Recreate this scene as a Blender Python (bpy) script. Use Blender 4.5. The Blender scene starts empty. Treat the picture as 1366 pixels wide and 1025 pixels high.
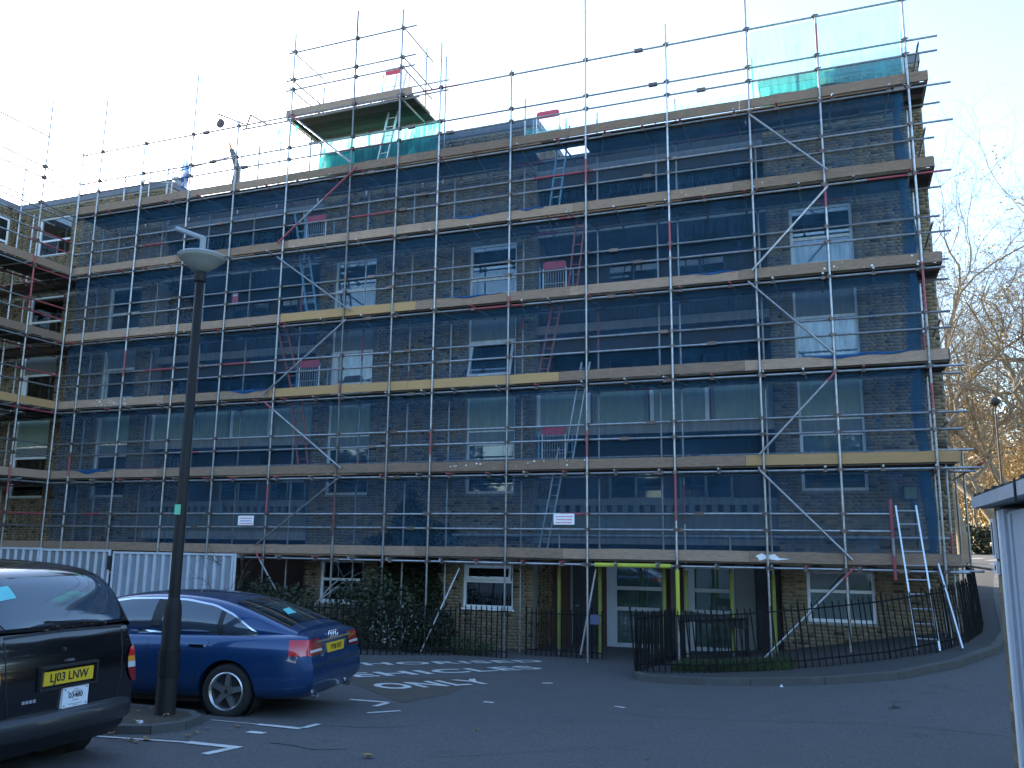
import bpy, math, random
import numpy as np
from mathutils import Vector, Matrix
from mathutils.bvhtree import BVHTree

random.seed(7); rng = np.random.default_rng(7)
sc = bpy.context.scene
COL = sc.collection
R = math.radians

# ------------------------------------------------------------------ camera
cam_d = bpy.data.cameras.new('camera'); cam = bpy.data.objects.new('camera', cam_d); COL.objects.link(cam)
cam_d.sensor_fit = 'HORIZONTAL'; cam_d.sensor_width = 36.0; cam_d.lens = 30.19
cam_d.clip_start = 0.1; cam_d.clip_end = 3000
def cam_matrix(yaw, pitch, roll, loc):
    w = Vector((-math.sin(yaw)*math.cos(pitch), math.cos(yaw)*math.cos(pitch), math.sin(pitch)))
    r = Vector((math.cos(yaw), math.sin(yaw), 0)); u = r.cross(w)
    r2 = r*math.cos(roll) + u*math.sin(roll); u2 = -r*math.sin(roll) + u*math.cos(roll)
    return Matrix(((r2.x, u2.x, -w.x, loc[0]), (r2.y, u2.y, -w.y, loc[1]), (r2.z, u2.z, -w.z, loc[2]), (0, 0, 0, 1)))
cam.matrix_world = cam_matrix(R(20.69), R(10.473), R(0.711), (0, -18.5, 2.5))
sc.camera = cam

# ------------------------------------------------------------------ world, sun, exposure
SUN_AZ = R(-50)          # measured from +Y towards +X
SUN_EL = R(15)
w = bpy.data.worlds.new('World'); sc.world = w; w.use_nodes = True
nt = w.node_tree; nt.nodes.clear()
sky = nt.nodes.new('ShaderNodeTexSky'); sky.sky_type = 'NISHITA'; sky.sun_disc = False
sky.sun_elevation = SUN_EL; sky.sun_rotation = SUN_AZ; sky.air_density = 1.0; sky.dust_density = .8; sky.ozone_density = 2.5
bg = nt.nodes.new('ShaderNodeBackground'); bg.inputs[1].default_value = 0.12
wo = nt.nodes.new('ShaderNodeOutputWorld')
nt.links.new(sky.outputs[0], bg.inputs[0]); nt.links.new(bg.outputs[0], wo.inputs[0])
sd = bpy.data.lights.new('sun', 'SUN'); sd.energy = 3.0; sd.angle = R(0.5); sd.color = (1.0, .86, .68)
so = bpy.data.objects.new('sun', sd); COL.objects.link(so)
sdir = Vector((math.sin(SUN_AZ)*math.cos(SUN_EL), math.cos(SUN_AZ)*math.cos(SUN_EL), math.sin(SUN_EL)))
so.rotation_euler = sdir.to_track_quat('Z', 'Y').to_euler(); so.location = (-40, 40, 40)
vs = sc.view_settings; vs.view_transform = 'Standard'; vs.look = 'None'; vs.gamma = 1; vs.exposure = 2.75; vs.use_curve_mapping = False

# ------------------------------------------------------------------ materials
MATS = {}
def mat(name, col, rough=.7, metal=0., spec=.5, noise=None, bump=0., rnd=0., scale=None, coat=0., rndcol=None, emis=None):
    """noise=(scale, strength, colour2): colour grain in object space; rnd: value spread per object / island."""
    if name in MATS: return MATS[name]
    m = bpy.data.materials.new(name); m.use_nodes = True; n = m.node_tree; b = n.nodes['Principled BSDF']
    b.inputs['Roughness'].default_value = rough; b.inputs['Metallic'].default_value = metal
    b.inputs['Specular IOR Level'].default_value = spec; b.inputs['Coat Weight'].default_value = coat
    b.inputs['Coat Roughness'].default_value = .04
    c4 = (*col, 1)
    out = None
    def new(t, **k):
        x = n.nodes.new(t)
        for a, v in k.items(): setattr(x, a, v)
        return x
    rgb = new('ShaderNodeRGB'); rgb.outputs[0].default_value = c4; out = rgb.outputs[0]
    tc = new('ShaderNodeTexCoord')
    if noise:
        nz = new('ShaderNodeTexNoise'); nz.inputs['Scale'].default_value = noise[0]; nz.inputs['Detail'].default_value = 12 if name == 'asphalt' else 6; nz.inputs['Roughness'].default_value = .82 if name == 'asphalt' else .65
        src = tc.outputs['Object']
        if scale:
            mp = new('ShaderNodeMapping'); mp.inputs['Scale'].default_value = scale; n.links.new(src, mp.inputs[0]); src = mp.outputs[0]
        n.links.new(src, nz.inputs['Vector'])
        rp = new('ShaderNodeMapRange'); rp.inputs[1].default_value = .35; rp.inputs[2].default_value = .7; rp.inputs[4].default_value = noise[1]
        n.links.new(nz.outputs[0], rp.inputs[0])
        mx = new('ShaderNodeMixRGB'); mx.inputs[2].default_value = (*noise[2], 1)
        n.links.new(rp.outputs[0], mx.inputs[0]); n.links.new(out, mx.inputs[1]); out = mx.outputs[0]
        if bump:
            bp = new('ShaderNodeBump'); bp.inputs['Strength'].default_value = bump; bp.inputs['Distance'].default_value = .02
            n.links.new(nz.outputs[0], bp.inputs['Height']); n.links.new(bp.outputs[0], b.inputs['Normal'])
    if rnd or rndcol:
        oi = new('ShaderNodeObjectInfo'); ge = new('ShaderNodeNewGeometry')
        ad = new('ShaderNodeMath', operation='ADD'); fr = new('ShaderNodeMath', operation='FRACT')
        n.links.new(oi.outputs['Random'], ad.inputs[0]); n.links.new(ge.outputs['Random Per Island'], ad.inputs[1]); n.links.new(ad.outputs[0], fr.inputs[0])
        if rndcol:
            cr = new('ShaderNodeValToRGB'); e = cr.color_ramp; e.interpolation = 'CONSTANT'
            while len(e.elements) < len(rndcol): e.elements.new(.5)
            for i, (p, c) in enumerate(rndcol): e.elements[i].position = p; e.elements[i].color = (*c, 1)
            n.links.new(fr.outputs[0], cr.inputs[0])
            mu = new('ShaderNodeMixRGB', blend_type='MULTIPLY'); mu.inputs[0].default_value = 1
            n.links.new(out, mu.inputs[1]); n.links.new(cr.outputs[0], mu.inputs[2]); out = mu.outputs[0]
        if rnd:
            m2 = new('ShaderNodeMath', operation='MULTIPLY'); m2.inputs[1].default_value = 7.31; f2 = new('ShaderNodeMath', operation='FRACT')
            n.links.new(fr.outputs[0], m2.inputs[0]); n.links.new(m2.outputs[0], f2.inputs[0])
            mr = new('ShaderNodeMapRange'); mr.inputs[3].default_value = 1-rnd; mr.inputs[4].default_value = 1+rnd
            n.links.new(f2.outputs[0], mr.inputs[0])
            hs = new('ShaderNodeHueSaturation'); n.links.new(mr.outputs[0], hs.inputs['Value']); n.links.new(out, hs.inputs['Color']); out = hs.outputs[0]
    n.links.new(out, b.inputs['Base Color'])
    if emis: b.inputs['Emission Color'].default_value = (*emis, 1); b.inputs['Emission Strength'].default_value = 1
    MATS[name] = m; return m

def net_mat(name, col, opac, folds=18.):
    """debris netting: fine weave, part see-through, part lit from either side"""
    m = bpy.data.materials.new(name); m.use_nodes = True; n = m.node_tree; n.nodes.clear()
    o = n.nodes.new('ShaderNodeOutputMaterial'); t = n.nodes.new('ShaderNodeBsdfTransparent'); d = n.nodes.new('ShaderNodeBsdfDiffuse')
    tl = n.nodes.new('ShaderNodeBsdfTranslucent'); a = n.nodes.new('ShaderNodeMixShader'); x = n.nodes.new('ShaderNodeMixShader')
    d.inputs[0].default_value = (*col, 1); tl.inputs[0].default_value = (col[0]*.9, min(1, col[1]*1.5), min(1, col[2]*1.2), 1); a.inputs[0].default_value = .5
    tc = n.nodes.new('ShaderNodeTexCoord'); nz = n.nodes.new('ShaderNodeTexNoise'); nz.inputs['Scale'].default_value = 1.3; nz.inputs['Detail'].default_value = 4
    mr = n.nodes.new('ShaderNodeMapRange'); mr.inputs[1].default_value = .3; mr.inputs[2].default_value = .7; mr.inputs[3].default_value = opac*.75; mr.inputs[4].default_value = opac*1.25
    mp = n.nodes.new('ShaderNodeMapping'); mp.inputs['Scale'].default_value = (5, 5, .7); n2 = n.nodes.new('ShaderNodeTexNoise'); n2.inputs['Scale'].default_value = 2.2; n2.inputs['Detail'].default_value = 5
    m2 = n.nodes.new('ShaderNodeMapRange'); m2.inputs[1].default_value = .3; m2.inputs[2].default_value = .75; m2.inputs[3].default_value = .72; m2.inputs[4].default_value = 1.45; mu = n.nodes.new('ShaderNodeMath'); mu.operation = 'MULTIPLY'; mu.use_clamp = True
    n.links.new(tc.outputs['Object'], mp.inputs[0]); n.links.new(mp.outputs[0], n2.inputs['Vector']); n.links.new(n2.outputs[0], m2.inputs[0])
    n.links.new(tc.outputs['Object'], nz.inputs['Vector']); n.links.new(nz.outputs[0], mr.inputs[0]); n.links.new(mr.outputs[0], mu.inputs[0]); n.links.new(m2.outputs[0], mu.inputs[1]); n.links.new(mu.outputs[0], x.inputs[0])
    n.links.new(d.outputs[0], a.inputs[1]); n.links.new(tl.outputs[0], a.inputs[2])
    n.links.new(t.outputs[0], x.inputs[1]); n.links.new(a.outputs[0], x.inputs[2]); n.links.new(x.outputs[0], o.inputs[0])
    MATS[name] = m; return m

def glass_mat(name, tint, mixv, refl=.0):
    m = bpy.data.materials.new(name); m.use_nodes = True; n = m.node_tree; n.nodes.clear()
    o = n.nodes.new('ShaderNodeOutputMaterial'); t = n.nodes.new('ShaderNodeBsdfTransparent'); g = n.nodes.new('ShaderNodeBsdfGlossy')
    g.inputs['Roughness'].default_value = .03; g.inputs[0].default_value = (.9, .95, 1, 1); t.inputs[0].default_value = (*tint, 1)
    f = n.nodes.new('ShaderNodeFresnel'); f.inputs[0].default_value = 1.5; ad = n.nodes.new('ShaderNodeMath'); ad.operation = 'ADD'; ad.inputs[1].default_value = refl
    x = n.nodes.new('ShaderNodeMixShader'); n.links.new(f.outputs[0], ad.inputs[0]); n.links.new(ad.outputs[0], x.inputs[0])
    n.links.new(t.outputs[0], x.inputs[1]); n.links.new(g.outputs[0], x.inputs[2]); n.links.new(x.outputs[0], o.inputs[0])
    MATS[name] = m; return m

BRICKTONES = [(0, (.80, .76, .72)), (.10, (1, .96, .90)), (.30, (.92, .88, .82)), (.50, (1.08, 1.01, .90)), (.66, (.96, .84, .72)), (.80, (.86, .86, .84)), (.94, (.36, .34, .35))]
mat('brick', (.235, .182, .118), .9, noise=(30, .5, (.15, .125, .095)), rnd=.18, rndcol=BRICKTONES, spec=.2)
mat('frame_white_shaded', (.40, .42, .45), .5, noise=(3, .3, (.33, .34, .36))); mat('dark_brick', (.065, .052, .042), .9, noise=(14, .6, (.04, .034, .03)))
mat('mortar', (.27, .255, .23), .95, noise=(9, .4, (.20, .18, .16)), spec=.2)
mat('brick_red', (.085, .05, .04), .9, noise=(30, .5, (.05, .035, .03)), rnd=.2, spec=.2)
mat('concrete', (.30, .29, .27), .9, noise=(3, .6, (.20, .195, .18)), bump=.2, spec=.3)
mat('render_grey', (.17, .18, .17), .85, noise=(2, .5, (.12, .13, .125)), spec=.3)
mat('coping', (.16, .17, .20), .8, noise=(4, .5, (.10, .10, .12)))
mat('infill_green', (.26, .33, .27), .6, noise=(2, .4, (.2, .26, .22)))
mat('infill_grey', (.20, .21, .20), .8, noise=(3, .4, (.15, .16, .15)))
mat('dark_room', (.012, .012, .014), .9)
mat('dark_door', (.02, .022, .03), .45)
mat('upvc', (.80, .82, .84), .4, noise=(3, .25, (.62, .63, .64)))
mat('curtain', (.74, .79, .88), .9); mat('blind', (.50, .52, .48), .8)
glass_mat('pane', (.75, .8, .8), 0, .10)
mat('car_glass_light', (.040, .056, .078), .04, spec=.8, coat=1.0); mat('car_glass', (.010, .014, .018), .04, spec=.8, coat=.6)  # car_glass_light: paler base stands in for light seen through the windows
mat('tube', (.40, .41, .43), .42, metal=.75, noise=(9, .75, (.20, .175, .16)), rnd=.25)
mat('tube_red', (.36, .06, .08), .5, noise=(10, .7, (.22, .07, .08)))
mat('coupler', (.14, .12, .11), .55, metal=.6, rnd=.3, noise=(20, .5, (.2, .1, .07)))
mat('board', (.34, .228, .160), .85, noise=(7, .7, (.135, .10, .085)), scale=(.9, 7, 7), rnd=.32, bump=.15, spec=.2)
mat('board_fresh', (.43, .26, .125), .8, noise=(6, .6, (.34, .20, .09)), scale=(.5, 6, 6), rnd=.1, bump=.15, spec=.2)
mat('board_dark', (.11, .09, .075), .9, noise=(7, .7, (.06, .05, .045)), scale=(.5, 6, 6), rnd=.3, spec=.2)
mat('foam_shaded', (.24, .26, .05), .85, noise=(5, .7, (.14, .15, .05))); mat('foam', (.46, .50, .06), .8, noise=(5, .5, (.36, .39, .06)))
mat('alu', (.55, .57, .60), .4, metal=.85, noise=(9, .4, (.4, .4, .42))); mat('ladder_blue', (.16, .40, .58), .5, noise=(9, .4, (.2, .3, .38)))
mat('ladder_red', (.45, .12, .09), .6, noise=(9, .5, (.32, .1, .08)))
mat('gate_red', (.60, .07, .10), .6, noise=(5, .4, (.45, .07, .1)))
mat('sign_white', (.78, .78, .80), .5); mat('sign_ink', (.62, .12, .20), .6); mat('notice', (.10, .11, .20), .6); mat('sign_blue', (.15, .2, .5), .6)
mat('iron', (.008, .008, .009), .75, noise=(9, .4, (.015, .013, .013)), spec=.2)
mat('asphalt', (.104, .101, .102), .92, noise=(.55, .6, (.076, .075, .078)), spec=.25)
mat('asphalt_old', (.098, .086, .072), .95, noise=(3, .6, (.070, .064, .058)), bump=.2, spec=.2)
mat('pavement', (.07, .068, .066), .95, noise=(2.5, .6, (.045, .045, .043)), bump=.15, spec=.2)
mat('kerb', (.085, .083, .08), .9, noise=(4, .6, (.05, .05, .048)), rnd=.15)
mat('road_paint', (.62, .62, .60), .8, noise=(9, .55, (.22, .22, .22)))
mat('earth', (.06, .045, .03), .95, noise=(5, .6, (.035, .028, .02)), bump=.4)
mat('leaf_dark', (.020, .030, .012), .7, rnd=.5); mat('leaf_mid', (.06, .09, .03), .7, rnd=.4); mat('grass', (.035, .06, .016), .8, rnd=.4)
mat('leaf_pale', (.15, .16, .135), .7, rnd=.4); mat('leaf_gold', (.40, .25, .06), .7, rnd=.5); mat('leaf_brown', (.25, .16, .07), .8, rnd=.5)
mat('leaf_twig', (.24, .165, .075), .85, rnd=.5); mat('leaf_fallen', (.26, .15, .06), .8, rnd=.4)
mat('bark', (.20, .155, .10), .9, noise=(3, .7, (.11, .085, .06)), bump=.3); mat('bark_dark', (.10, .08, .06), .9, noise=(5, .6, (.06, .05, .04)))
mat('bark_grey', (.23, .22, .2), .9, noise=(3, .6, (.15, .14, .13)))
mat('hoarding', (.52, .56, .62), .5, metal=.1, noise=(3, .7, (.34, .36, .40)), scale=(2, 2, .5)); mat('flute_shade_mid', (.24, .27, .32), .5, noise=(3, .7, (.14, .155, .19)), scale=(2, 2, .5)); mat('flute_shade_dark', (.17, .18, .20), .55, noise=(2, .4, (.13, .14, .16)))
mat('lamp_black', (.012, .011, .011), .6, noise=(6, .4, (.02, .017, .016)), spec=.25); mat('lamp_grey', (.24, .26, .29), .6, noise=(4, .4, (.25, .27, .28)))
mat('lamp_bowl', (.30, .31, .28), .4, noise=(4, .5, (.20, .21, .19)))
mat('audi_blue', (.006, .044, .135), .30, metal=.4, coat=1.0, noise=(60, .3, (.008, .052, .16)))
mat('taxi_black', (.004, .004, .007), .12, coat=1.0); mat('trim_black', (.015, .015, .016), .6); mat('bumper_black', (.02, .021, .024), .4, coat=.3)
mat('rubber', (.012, .012, .012), .85, noise=(20, .4, (.025, .025, .025))); mat('alloy', (.50, .51, .53), .3, metal=.9); mat('chrome', (.75, .76, .78), .12, metal=1)
mat('lens_red', (.55, .012, .02), .12, coat=1, noise=(3, .3, (.4, .01, .02))); mat('lens_dark_red', (.22, .008, .015), .12, coat=1); mat('lens_amber', (.70, .26, .03), .15, coat=1); mat('lens_clear', (.55, .55, .55), .12, coat=1)
mat('plate_yellow', (.72, .46, .02), .45); mat('plate_white', (.74, .76, .78), .45); mat('ink', (.012, .012, .014), .6); mat('grey_ink', (.3, .3, .33), .6)
mat('sticker', (.14, .50, .52), .5); mat('sticker_green', (.12, .5, .3), .5)
mat('garage_wood', (.40, .44, .50), .5, noise=(4, .4, (.32, .35, .4))); mat('fascia', (.40, .41, .43), .7, noise=(5, .6, (.26, .26, .27))); mat('felt', (.03, .03, .032), .95)
mat('flood_box', (.16, .19, .11), .5); mat('pipe_dark', (.09, .085, .09), .7, noise=(6, .5, (.14, .12, .11))); mat('orange', (.6, .25, .05), .6)
net_mat('net', (.055, .150, .275), .35); net_mat('net_dense', (.02, .14, .38), .75); net_mat('net_green', (.08, .44, .48), .72); net_mat('net_sky', (.14, .52, .62), .32)

# ------------------------------------------------------------------ mesh helpers
ORG = {}
def thing(name, label, cat, loc=(0, 0, 0), rz=0., group=None, kind=None):
    o = bpy.data.objects.new(name, None); COL.objects.link(o); o.location = loc; o.rotation_euler = (0, 0, rz); o.empty_display_size = .2
    if label: o['label'] = label
    if cat: o['category'] = cat
    if group: o['group'] = group
    if kind: o['kind'] = kind
    ORG[o] = Vector(loc); return o
def tag(o, label=None, cat=None, group=None, kind=None):
    for k, v in (('label', label), ('category', cat), ('group', group), ('kind', kind)):
        if v: o[k] = v
    return o
def link(name, me, parent=None, loc=None):
    o = bpy.data.objects.new(name, me); COL.objects.link(o)
    if loc is not None: o.location = loc
    if parent is not None: o.parent = parent
    ORG[o] = ORG.get(parent, Vector((0, 0, 0)))
    return o
class MB:
    def __init__(s): s.v = []; s.f = []; s.m = []; s.mi = 0
    def add(s, vs, fs):
        k = len(s.v); s.v += [tuple(p) for p in vs]; s.f += [tuple(i+k for i in f) for f in fs]; s.m += [s.mi]*len(fs); return s
    def box(s, x0, x1, y0, y1, z0, z1):
        return s.add([(x0,y0,z0),(x1,y0,z0),(x1,y1,z0),(x0,y1,z0),(x0,y0,z1),(x1,y0,z1),(x1,y1,z1),(x0,y1,z1)],
                     [(0,3,2,1),(4,5,6,7),(0,1,5,4),(1,2,6,5),(2,3,7,6),(3,0,4,7)])
    def beam(s, p, q, w, h, up=(0, 0, 1)):
        """box with its long axis p-q, width w (sideways) and height h (along up)"""
        p, q = Vector(p), Vector(q); d = (q-p).normalized(); sx = d.cross(Vector(up))
        if sx.length < 1e-4: sx = Vector((1, 0, 0))
        sx.normalize(); uz = sx.cross(d)
        c = []
        for e in (p, q):
            for a, b in ((-1,-1),(1,-1),(1,1),(-1,1)): c.append(e + sx*(a*w/2) + uz*(b*h/2))
        return s.add(c, [(0,1,2,3),(7,6,5,4),(0,4,5,1),(1,5,6,2),(2,6,7,3),(3,7,4,0)])
    def tube(s, p, q, r, r2=None, n=8, caps=True):
        p, q = Vector(p), Vector(q); d = (q-p)
        if d.length < 1e-6: return s
        d.normalize(); a = d.orthogonal().normalized(); b = d.cross(a); r2 = r if r2 is None else r2
        vs = []
        for e, rr in ((p, r), (q, r2)):
            for i in range(n):
                t = 2*math.pi*i/n; vs.append(e + (a*math.cos(t)+b*math.sin(t))*rr)
        fs = [(i, (i+1) % n, n+(i+1) % n, n+i) for i in range(n)]
        if caps: fs += [tuple(range(n-1, -1, -1)), tuple(range(n, 2*n))]
        return s.add(vs, fs)
    def lathe(s, c, prof, n=20, axis='z'):
        vs = []
        for r, h in prof:
            for i in range(n):
                t = 2*math.pi*i/n; x, y = r*math.cos(t), r*math.sin(t)
                vs.append((c[0]+x, c[1]+y, c[2]+h) if axis == 'z' else (c[0]+x, c[1]+h, c[2]+y))
        fs = []
        for k in range(len(prof)-1):
            for i in range(n):
                fs.append((k*n+i, k*n+(i+1) % n, (k+1)*n+(i+1) % n, (k+1)*n+i))
        return s.add(vs, fs)
    def prism(s, pts, off):
        """closed polygon pts (3d) extruded by vector off"""
        n = len(pts); off = Vector(off); a = [Vector(p) for p in pts]; b = [p+off for p in a]
        return s.add(a+b, [tuple(range(n-1, -1, -1)), tuple(range(n, 2*n))]+[(i, (i+1) % n, n+(i+1) % n, n+i) for i in range(n)])
    def grid(s, rows):
        """rows: list of equal-length point lists"""
        m = len(rows[0]); vs = [p for r in rows for p in r]
        return s.add(vs, [(i*m+j, i*m+j+1, (i+1)*m+j+1, (i+1)*m+j) for i in range(len(rows)-1) for j in range(m-1)])
    def mesh(s, name, mats, org=(0, 0, 0), smooth=False):
        me = bpy.data.meshes.new(name); o = Vector(org)
        me.from_pydata([(p[0]-o.x, p[1]-o.y, p[2]-o.z) for p in s.v], [], s.f)
        mats = mats if isinstance(mats, (list, tuple)) else [mats]
        for x in mats: me.materials.append(MATS[x])
        if len(mats) > 1: me.polygons.foreach_set('material_index', s.m)
        if smooth: me.polygons.foreach_set('use_smooth', [True]*len(me.polygons))
        me.update(); return me
    def build(s, name, mats, parent=None, smooth=False, local=False):
        """vertices are world positions unless local"""
        org = (0, 0, 0) if local or parent is None else ORG[parent]
        return link(name, s.mesh(name, mats, org, smooth), parent)
def solo(name, mb, mats, label=None, cat=None, group=None, kind=None, smooth=False, loc=(0,0,0)):
    """a thing that is one mesh, its origin at loc (world vertices given)"""
    o = link(name, mb.mesh(name, mats, loc, smooth)); o.location = loc; ORG[o] = Vector(loc)
    return tag(o, label, cat, group, kind)
def text(s, size, parent, loc, rot, m, name='lettering', ext=.002, align='CENTER', sx=1.0):
    c = bpy.data.curves.new(name, 'FONT'); c.body = s; c.size = size; c.extrude = ext; c.align_x = align; c.align_y = 'CENTER'
    c.resolution_u = 3; c.offset = .018*size/.1*.1; t = bpy.data.objects.new(name, c); COL.objects.link(t); dg = bpy.context.evaluated_depsgraph_get()
    me = bpy.data.meshes.new_from_object(t.evaluated_get(dg)); bpy.data.objects.remove(t); me.materials.clear(); me.materials.append(MATS[m])
    o = link(name, me, parent, loc); o.rotation_euler = rot; o.scale = (sx, 1, 1); return o
def np_mesh(name, V, F, mats, parent=None, mi=None):
    me = bpy.data.meshes.new(name); V = np.asarray(V, dtype=np.float32); F = np.asarray(F, dtype=np.int32)
    k = F.shape[1]
    me.vertices.add(len(V)); me.vertices.foreach_set('co', V.ravel()); me.loops.add(F.size); me.loops.foreach_set('vertex_index', F.ravel())
    me.polygons.add(len(F)); me.polygons.foreach_set('loop_start', np.arange(0, F.size, k, dtype=np.int32))
    for x in (mats if isinstance(mats, (list, tuple)) else [mats]): me.materials.append(MATS[x])
    if mi is not None: me.polygons.foreach_set('material_index', np.asarray(mi, dtype=np.int32))
    me.update(calc_edges=True); me.validate(); return link(name, me, parent)

# ------------------------------------------------------------------ terrain
def sstep(a, b, x):
    t = np.clip((np.asarray(x, float)-a)/(b-a), 0, 1); return t*t*(3-2*t)
YR = [-60, -18.5, -12, -8, -4, 0, 6, 17, 42, 100, 700]; ZR = [1.9, .67, .5, .47, .52, .72, 1.05, 1.6, 2.1, 2.3, 2.5]
def gz(x, y):
    zl = -.042*np.minimum(np.asarray(y, float), 0); wv = sstep(-3.5, 3.5, x)
    return zl*(1-wv) + np.interp(y, YR, ZR)*wv
def gzf(x, y): return float(gz(x, y))
gx = np.concatenate([np.linspace(-700, -60, 9), np.linspace(-52, -20, 9), np.linspace(-18, 12, 61), np.linspace(14, 60, 18), np.linspace(80, 700, 9)])
gy = np.concatenate([np.linspace(-300, -40, 7), np.linspace(-36, -20, 9), np.linspace(-19, 10, 59), np.linspace(11, 60, 25), np.linspace(70, 900, 12)])
GX, GY = np.meshgrid(gx, gy); GZ = gz(GX, GY); nx_ = len(gx)
idx = np.arange(len(gy)-1)[:, None]*nx_ + np.arange(nx_-1)[None, :]
road = np_mesh('road', np.stack([GX.ravel(), GY.ravel(), GZ.ravel()], 1), np.stack([idx, idx+1, idx+nx_+1, idx+nx_], -1).reshape(-1, 4), 'asphalt')
tag(road, kind='structure'); ORG[road] = Vector((0, 0, 0))
road.data.polygons.foreach_set('use_smooth', [True]*len(road.data.polygons))
# worn aggregate on the asphalt: fine relief and lighter trodden patches
def asphalt_detail():
    m = MATS['asphalt']; n = m.node_tree; b = n.nodes['Principled BSDF']
    tc = n.nodes.new('ShaderNodeTexCoord'); nz = n.nodes.new('ShaderNodeTexNoise'); nz.inputs['Scale'].default_value = 34; nz.inputs['Detail'].default_value = 8; nz.inputs['Roughness'].default_value = .8
    bp = n.nodes.new('ShaderNodeBump'); bp.inputs['Strength'].default_value = .5; bp.inputs['Distance'].default_value = .012
    n.links.new(tc.outputs['Object'], nz.inputs['Vector']); n.links.new(nz.outputs[0], bp.inputs['Height']); n.links.new(bp.outputs[0], b.inputs['Normal'])
    old = b.inputs['Base Color'].links[0].from_socket
    mr = n.nodes.new('ShaderNodeMapRange'); mr.inputs[1].default_value = .3; mr.inputs[2].default_value = .7; mr.inputs[3].default_value = .5; mr.inputs[4].default_value = 1.55
    hs = n.nodes.new('ShaderNodeHueSaturation'); n.links.new(nz.outputs[0], mr.inputs[0]); n.links.new(mr.outputs[0], hs.inputs['Value']); n.links.new(old, hs.inputs['Color'])
    # old oil spots and dark patches
    n3 = n.nodes.new('ShaderNodeTexNoise'); n3.inputs['Scale'].default_value = 1.4; n3.inputs['Detail'].default_value = 7; n3.inputs['Roughness'].default_value = .7
    m3 = n.nodes.new('ShaderNodeMapRange'); m3.inputs[1].default_value = .60; m3.inputs[2].default_value = .72; m3.inputs[3].default_value = 0; m3.inputs[4].default_value = .55
    x3 = n.nodes.new('ShaderNodeMixRGB'); x3.inputs[2].default_value = (.030, .029, .030, 1)
    n.links.new(tc.outputs['Object'], n3.inputs['Vector']); n.links.new(n3.outputs[0], m3.inputs[0]); n.links.new(m3.outputs[0], x3.inputs[0]); n.links.new(hs.outputs[0], x3.inputs[1])
    n.links.new(x3.outputs[0], b.inputs['Base Color'])
asphalt_detail()
def ground_patch(name, pts, m, parent, dz=.004, sub=.25):
    """thin sheet following the ground inside a quad p0 p1 p2 p3 (xy)"""
    p = [np.array(q, float) for q in pts]; L = max(np.linalg.norm(p[1]-p[0]), np.linalg.norm(p[2]-p[3])); H = max(np.linalg.norm(p[3]-p[0]), np.linalg.norm(p[2]-p[1]))
    nu, nv = max(1, int(L/sub)), max(1, int(H/sub)); rows = []
    for j in range(nv+1):
        t = j/nv; rows.append([(*(q := (p[0]*(1-t)+p[3]*t)*(1-i/nu)+(p[1]*(1-t)+p[2]*t)*(i/nu)), gzf(q[0], q[1])+dz) for i in range(nu+1)])
    mb = MB(); mb.grid(rows); return mb.build(name, m, parent)
# ------------------------------------------------------------------ apartment building
YF, YB, YE, ZT = 1.5, 3.1, 12.0, 13.6
bld = thing('apartment_building', 'brown brick apartment block with white windows behind the scaffolding', 'building', (-8, 1.5, 0))
BL, BH, BG = .215, .065, .010            # brick length, height, joint
BRICKS = []                               # (origin, u-axis, normal, u0, u1, z0, z1, full)
def free_spans(u0, u1, z, holes):
    sp = [(u0, u1)]
    for (a, b, c, d) in holes:
        if c-.02 < z+BH/2 < d+.02:
            sp = [q for (p, r) in sp for q in ((p, min(r, a)), (max(p, b), r)) if q[1]-q[0] > .02]
    return sp
def lay(org, u, n, length, z0, z1, holes=(), store=BRICKS, pitch=.075):
    """Flemish bond over a wall face; holes are (u0,u1,z0,z1)"""
    k = 0; z = z0
    H = (BL-BG)/2
    while z+BH <= z1+.001:
        for (a, b) in free_spans(0, length, z, holes):
            c = a - (0 if k % 2 == 0 else .75*BL) - ((a*7.1) % 1.0)*0
            first = True; s = k % 2 == 0
            while c < b:
                ln = BL if s else H
                p, q = max(a, c), min(b, c+ln)
                if q-p > .03: store.append((org, u, n, p, q, z, z+BH, abs((q-p)-ln) < 1e-6))
                c += ln+BG; s = not s
        z += pitch; k += 1
def brick_mesh(items, proud=.009):
    V = np.empty((len(items), 8, 3), np.float32); jit = rng.uniform(-.0025, .0035, len(items))
    for i, (o, u, n, p, q, a, b, _) in enumerate(items):
        d = proud+jit[i]
        bx, by = o[0]+u[0]*p, o[1]+u[1]*p; ex, ey = o[0]+u[0]*q, o[1]+u[1]*q
        fx, fy = n[0]*d, n[1]*d
        V[i] = ((bx-n[0]*.002, by-n[1]*.002, a), (ex-n[0]*.002, ey-n[1]*.002, a), (ex-n[0]*.002, ey-n[1]*.002, b), (bx-n[0]*.002, by-n[1]*.002, b),
                (bx+fx, by+fy, a), (ex+fx, ey+fy, a), (ex+fx, ey+fy, b), (bx+fx, by+fy, b))
    base = np.array([(4,5,6,7),(0,1,5,4),(1,2,6,5),(2,3,7,6),(3,0,4,7)], np.int32)
    F = (base[None]+(np.arange(len(items))*8)[:, None, None]).reshape(-1, 4)
    return V.reshape(-1, 3), F

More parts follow.
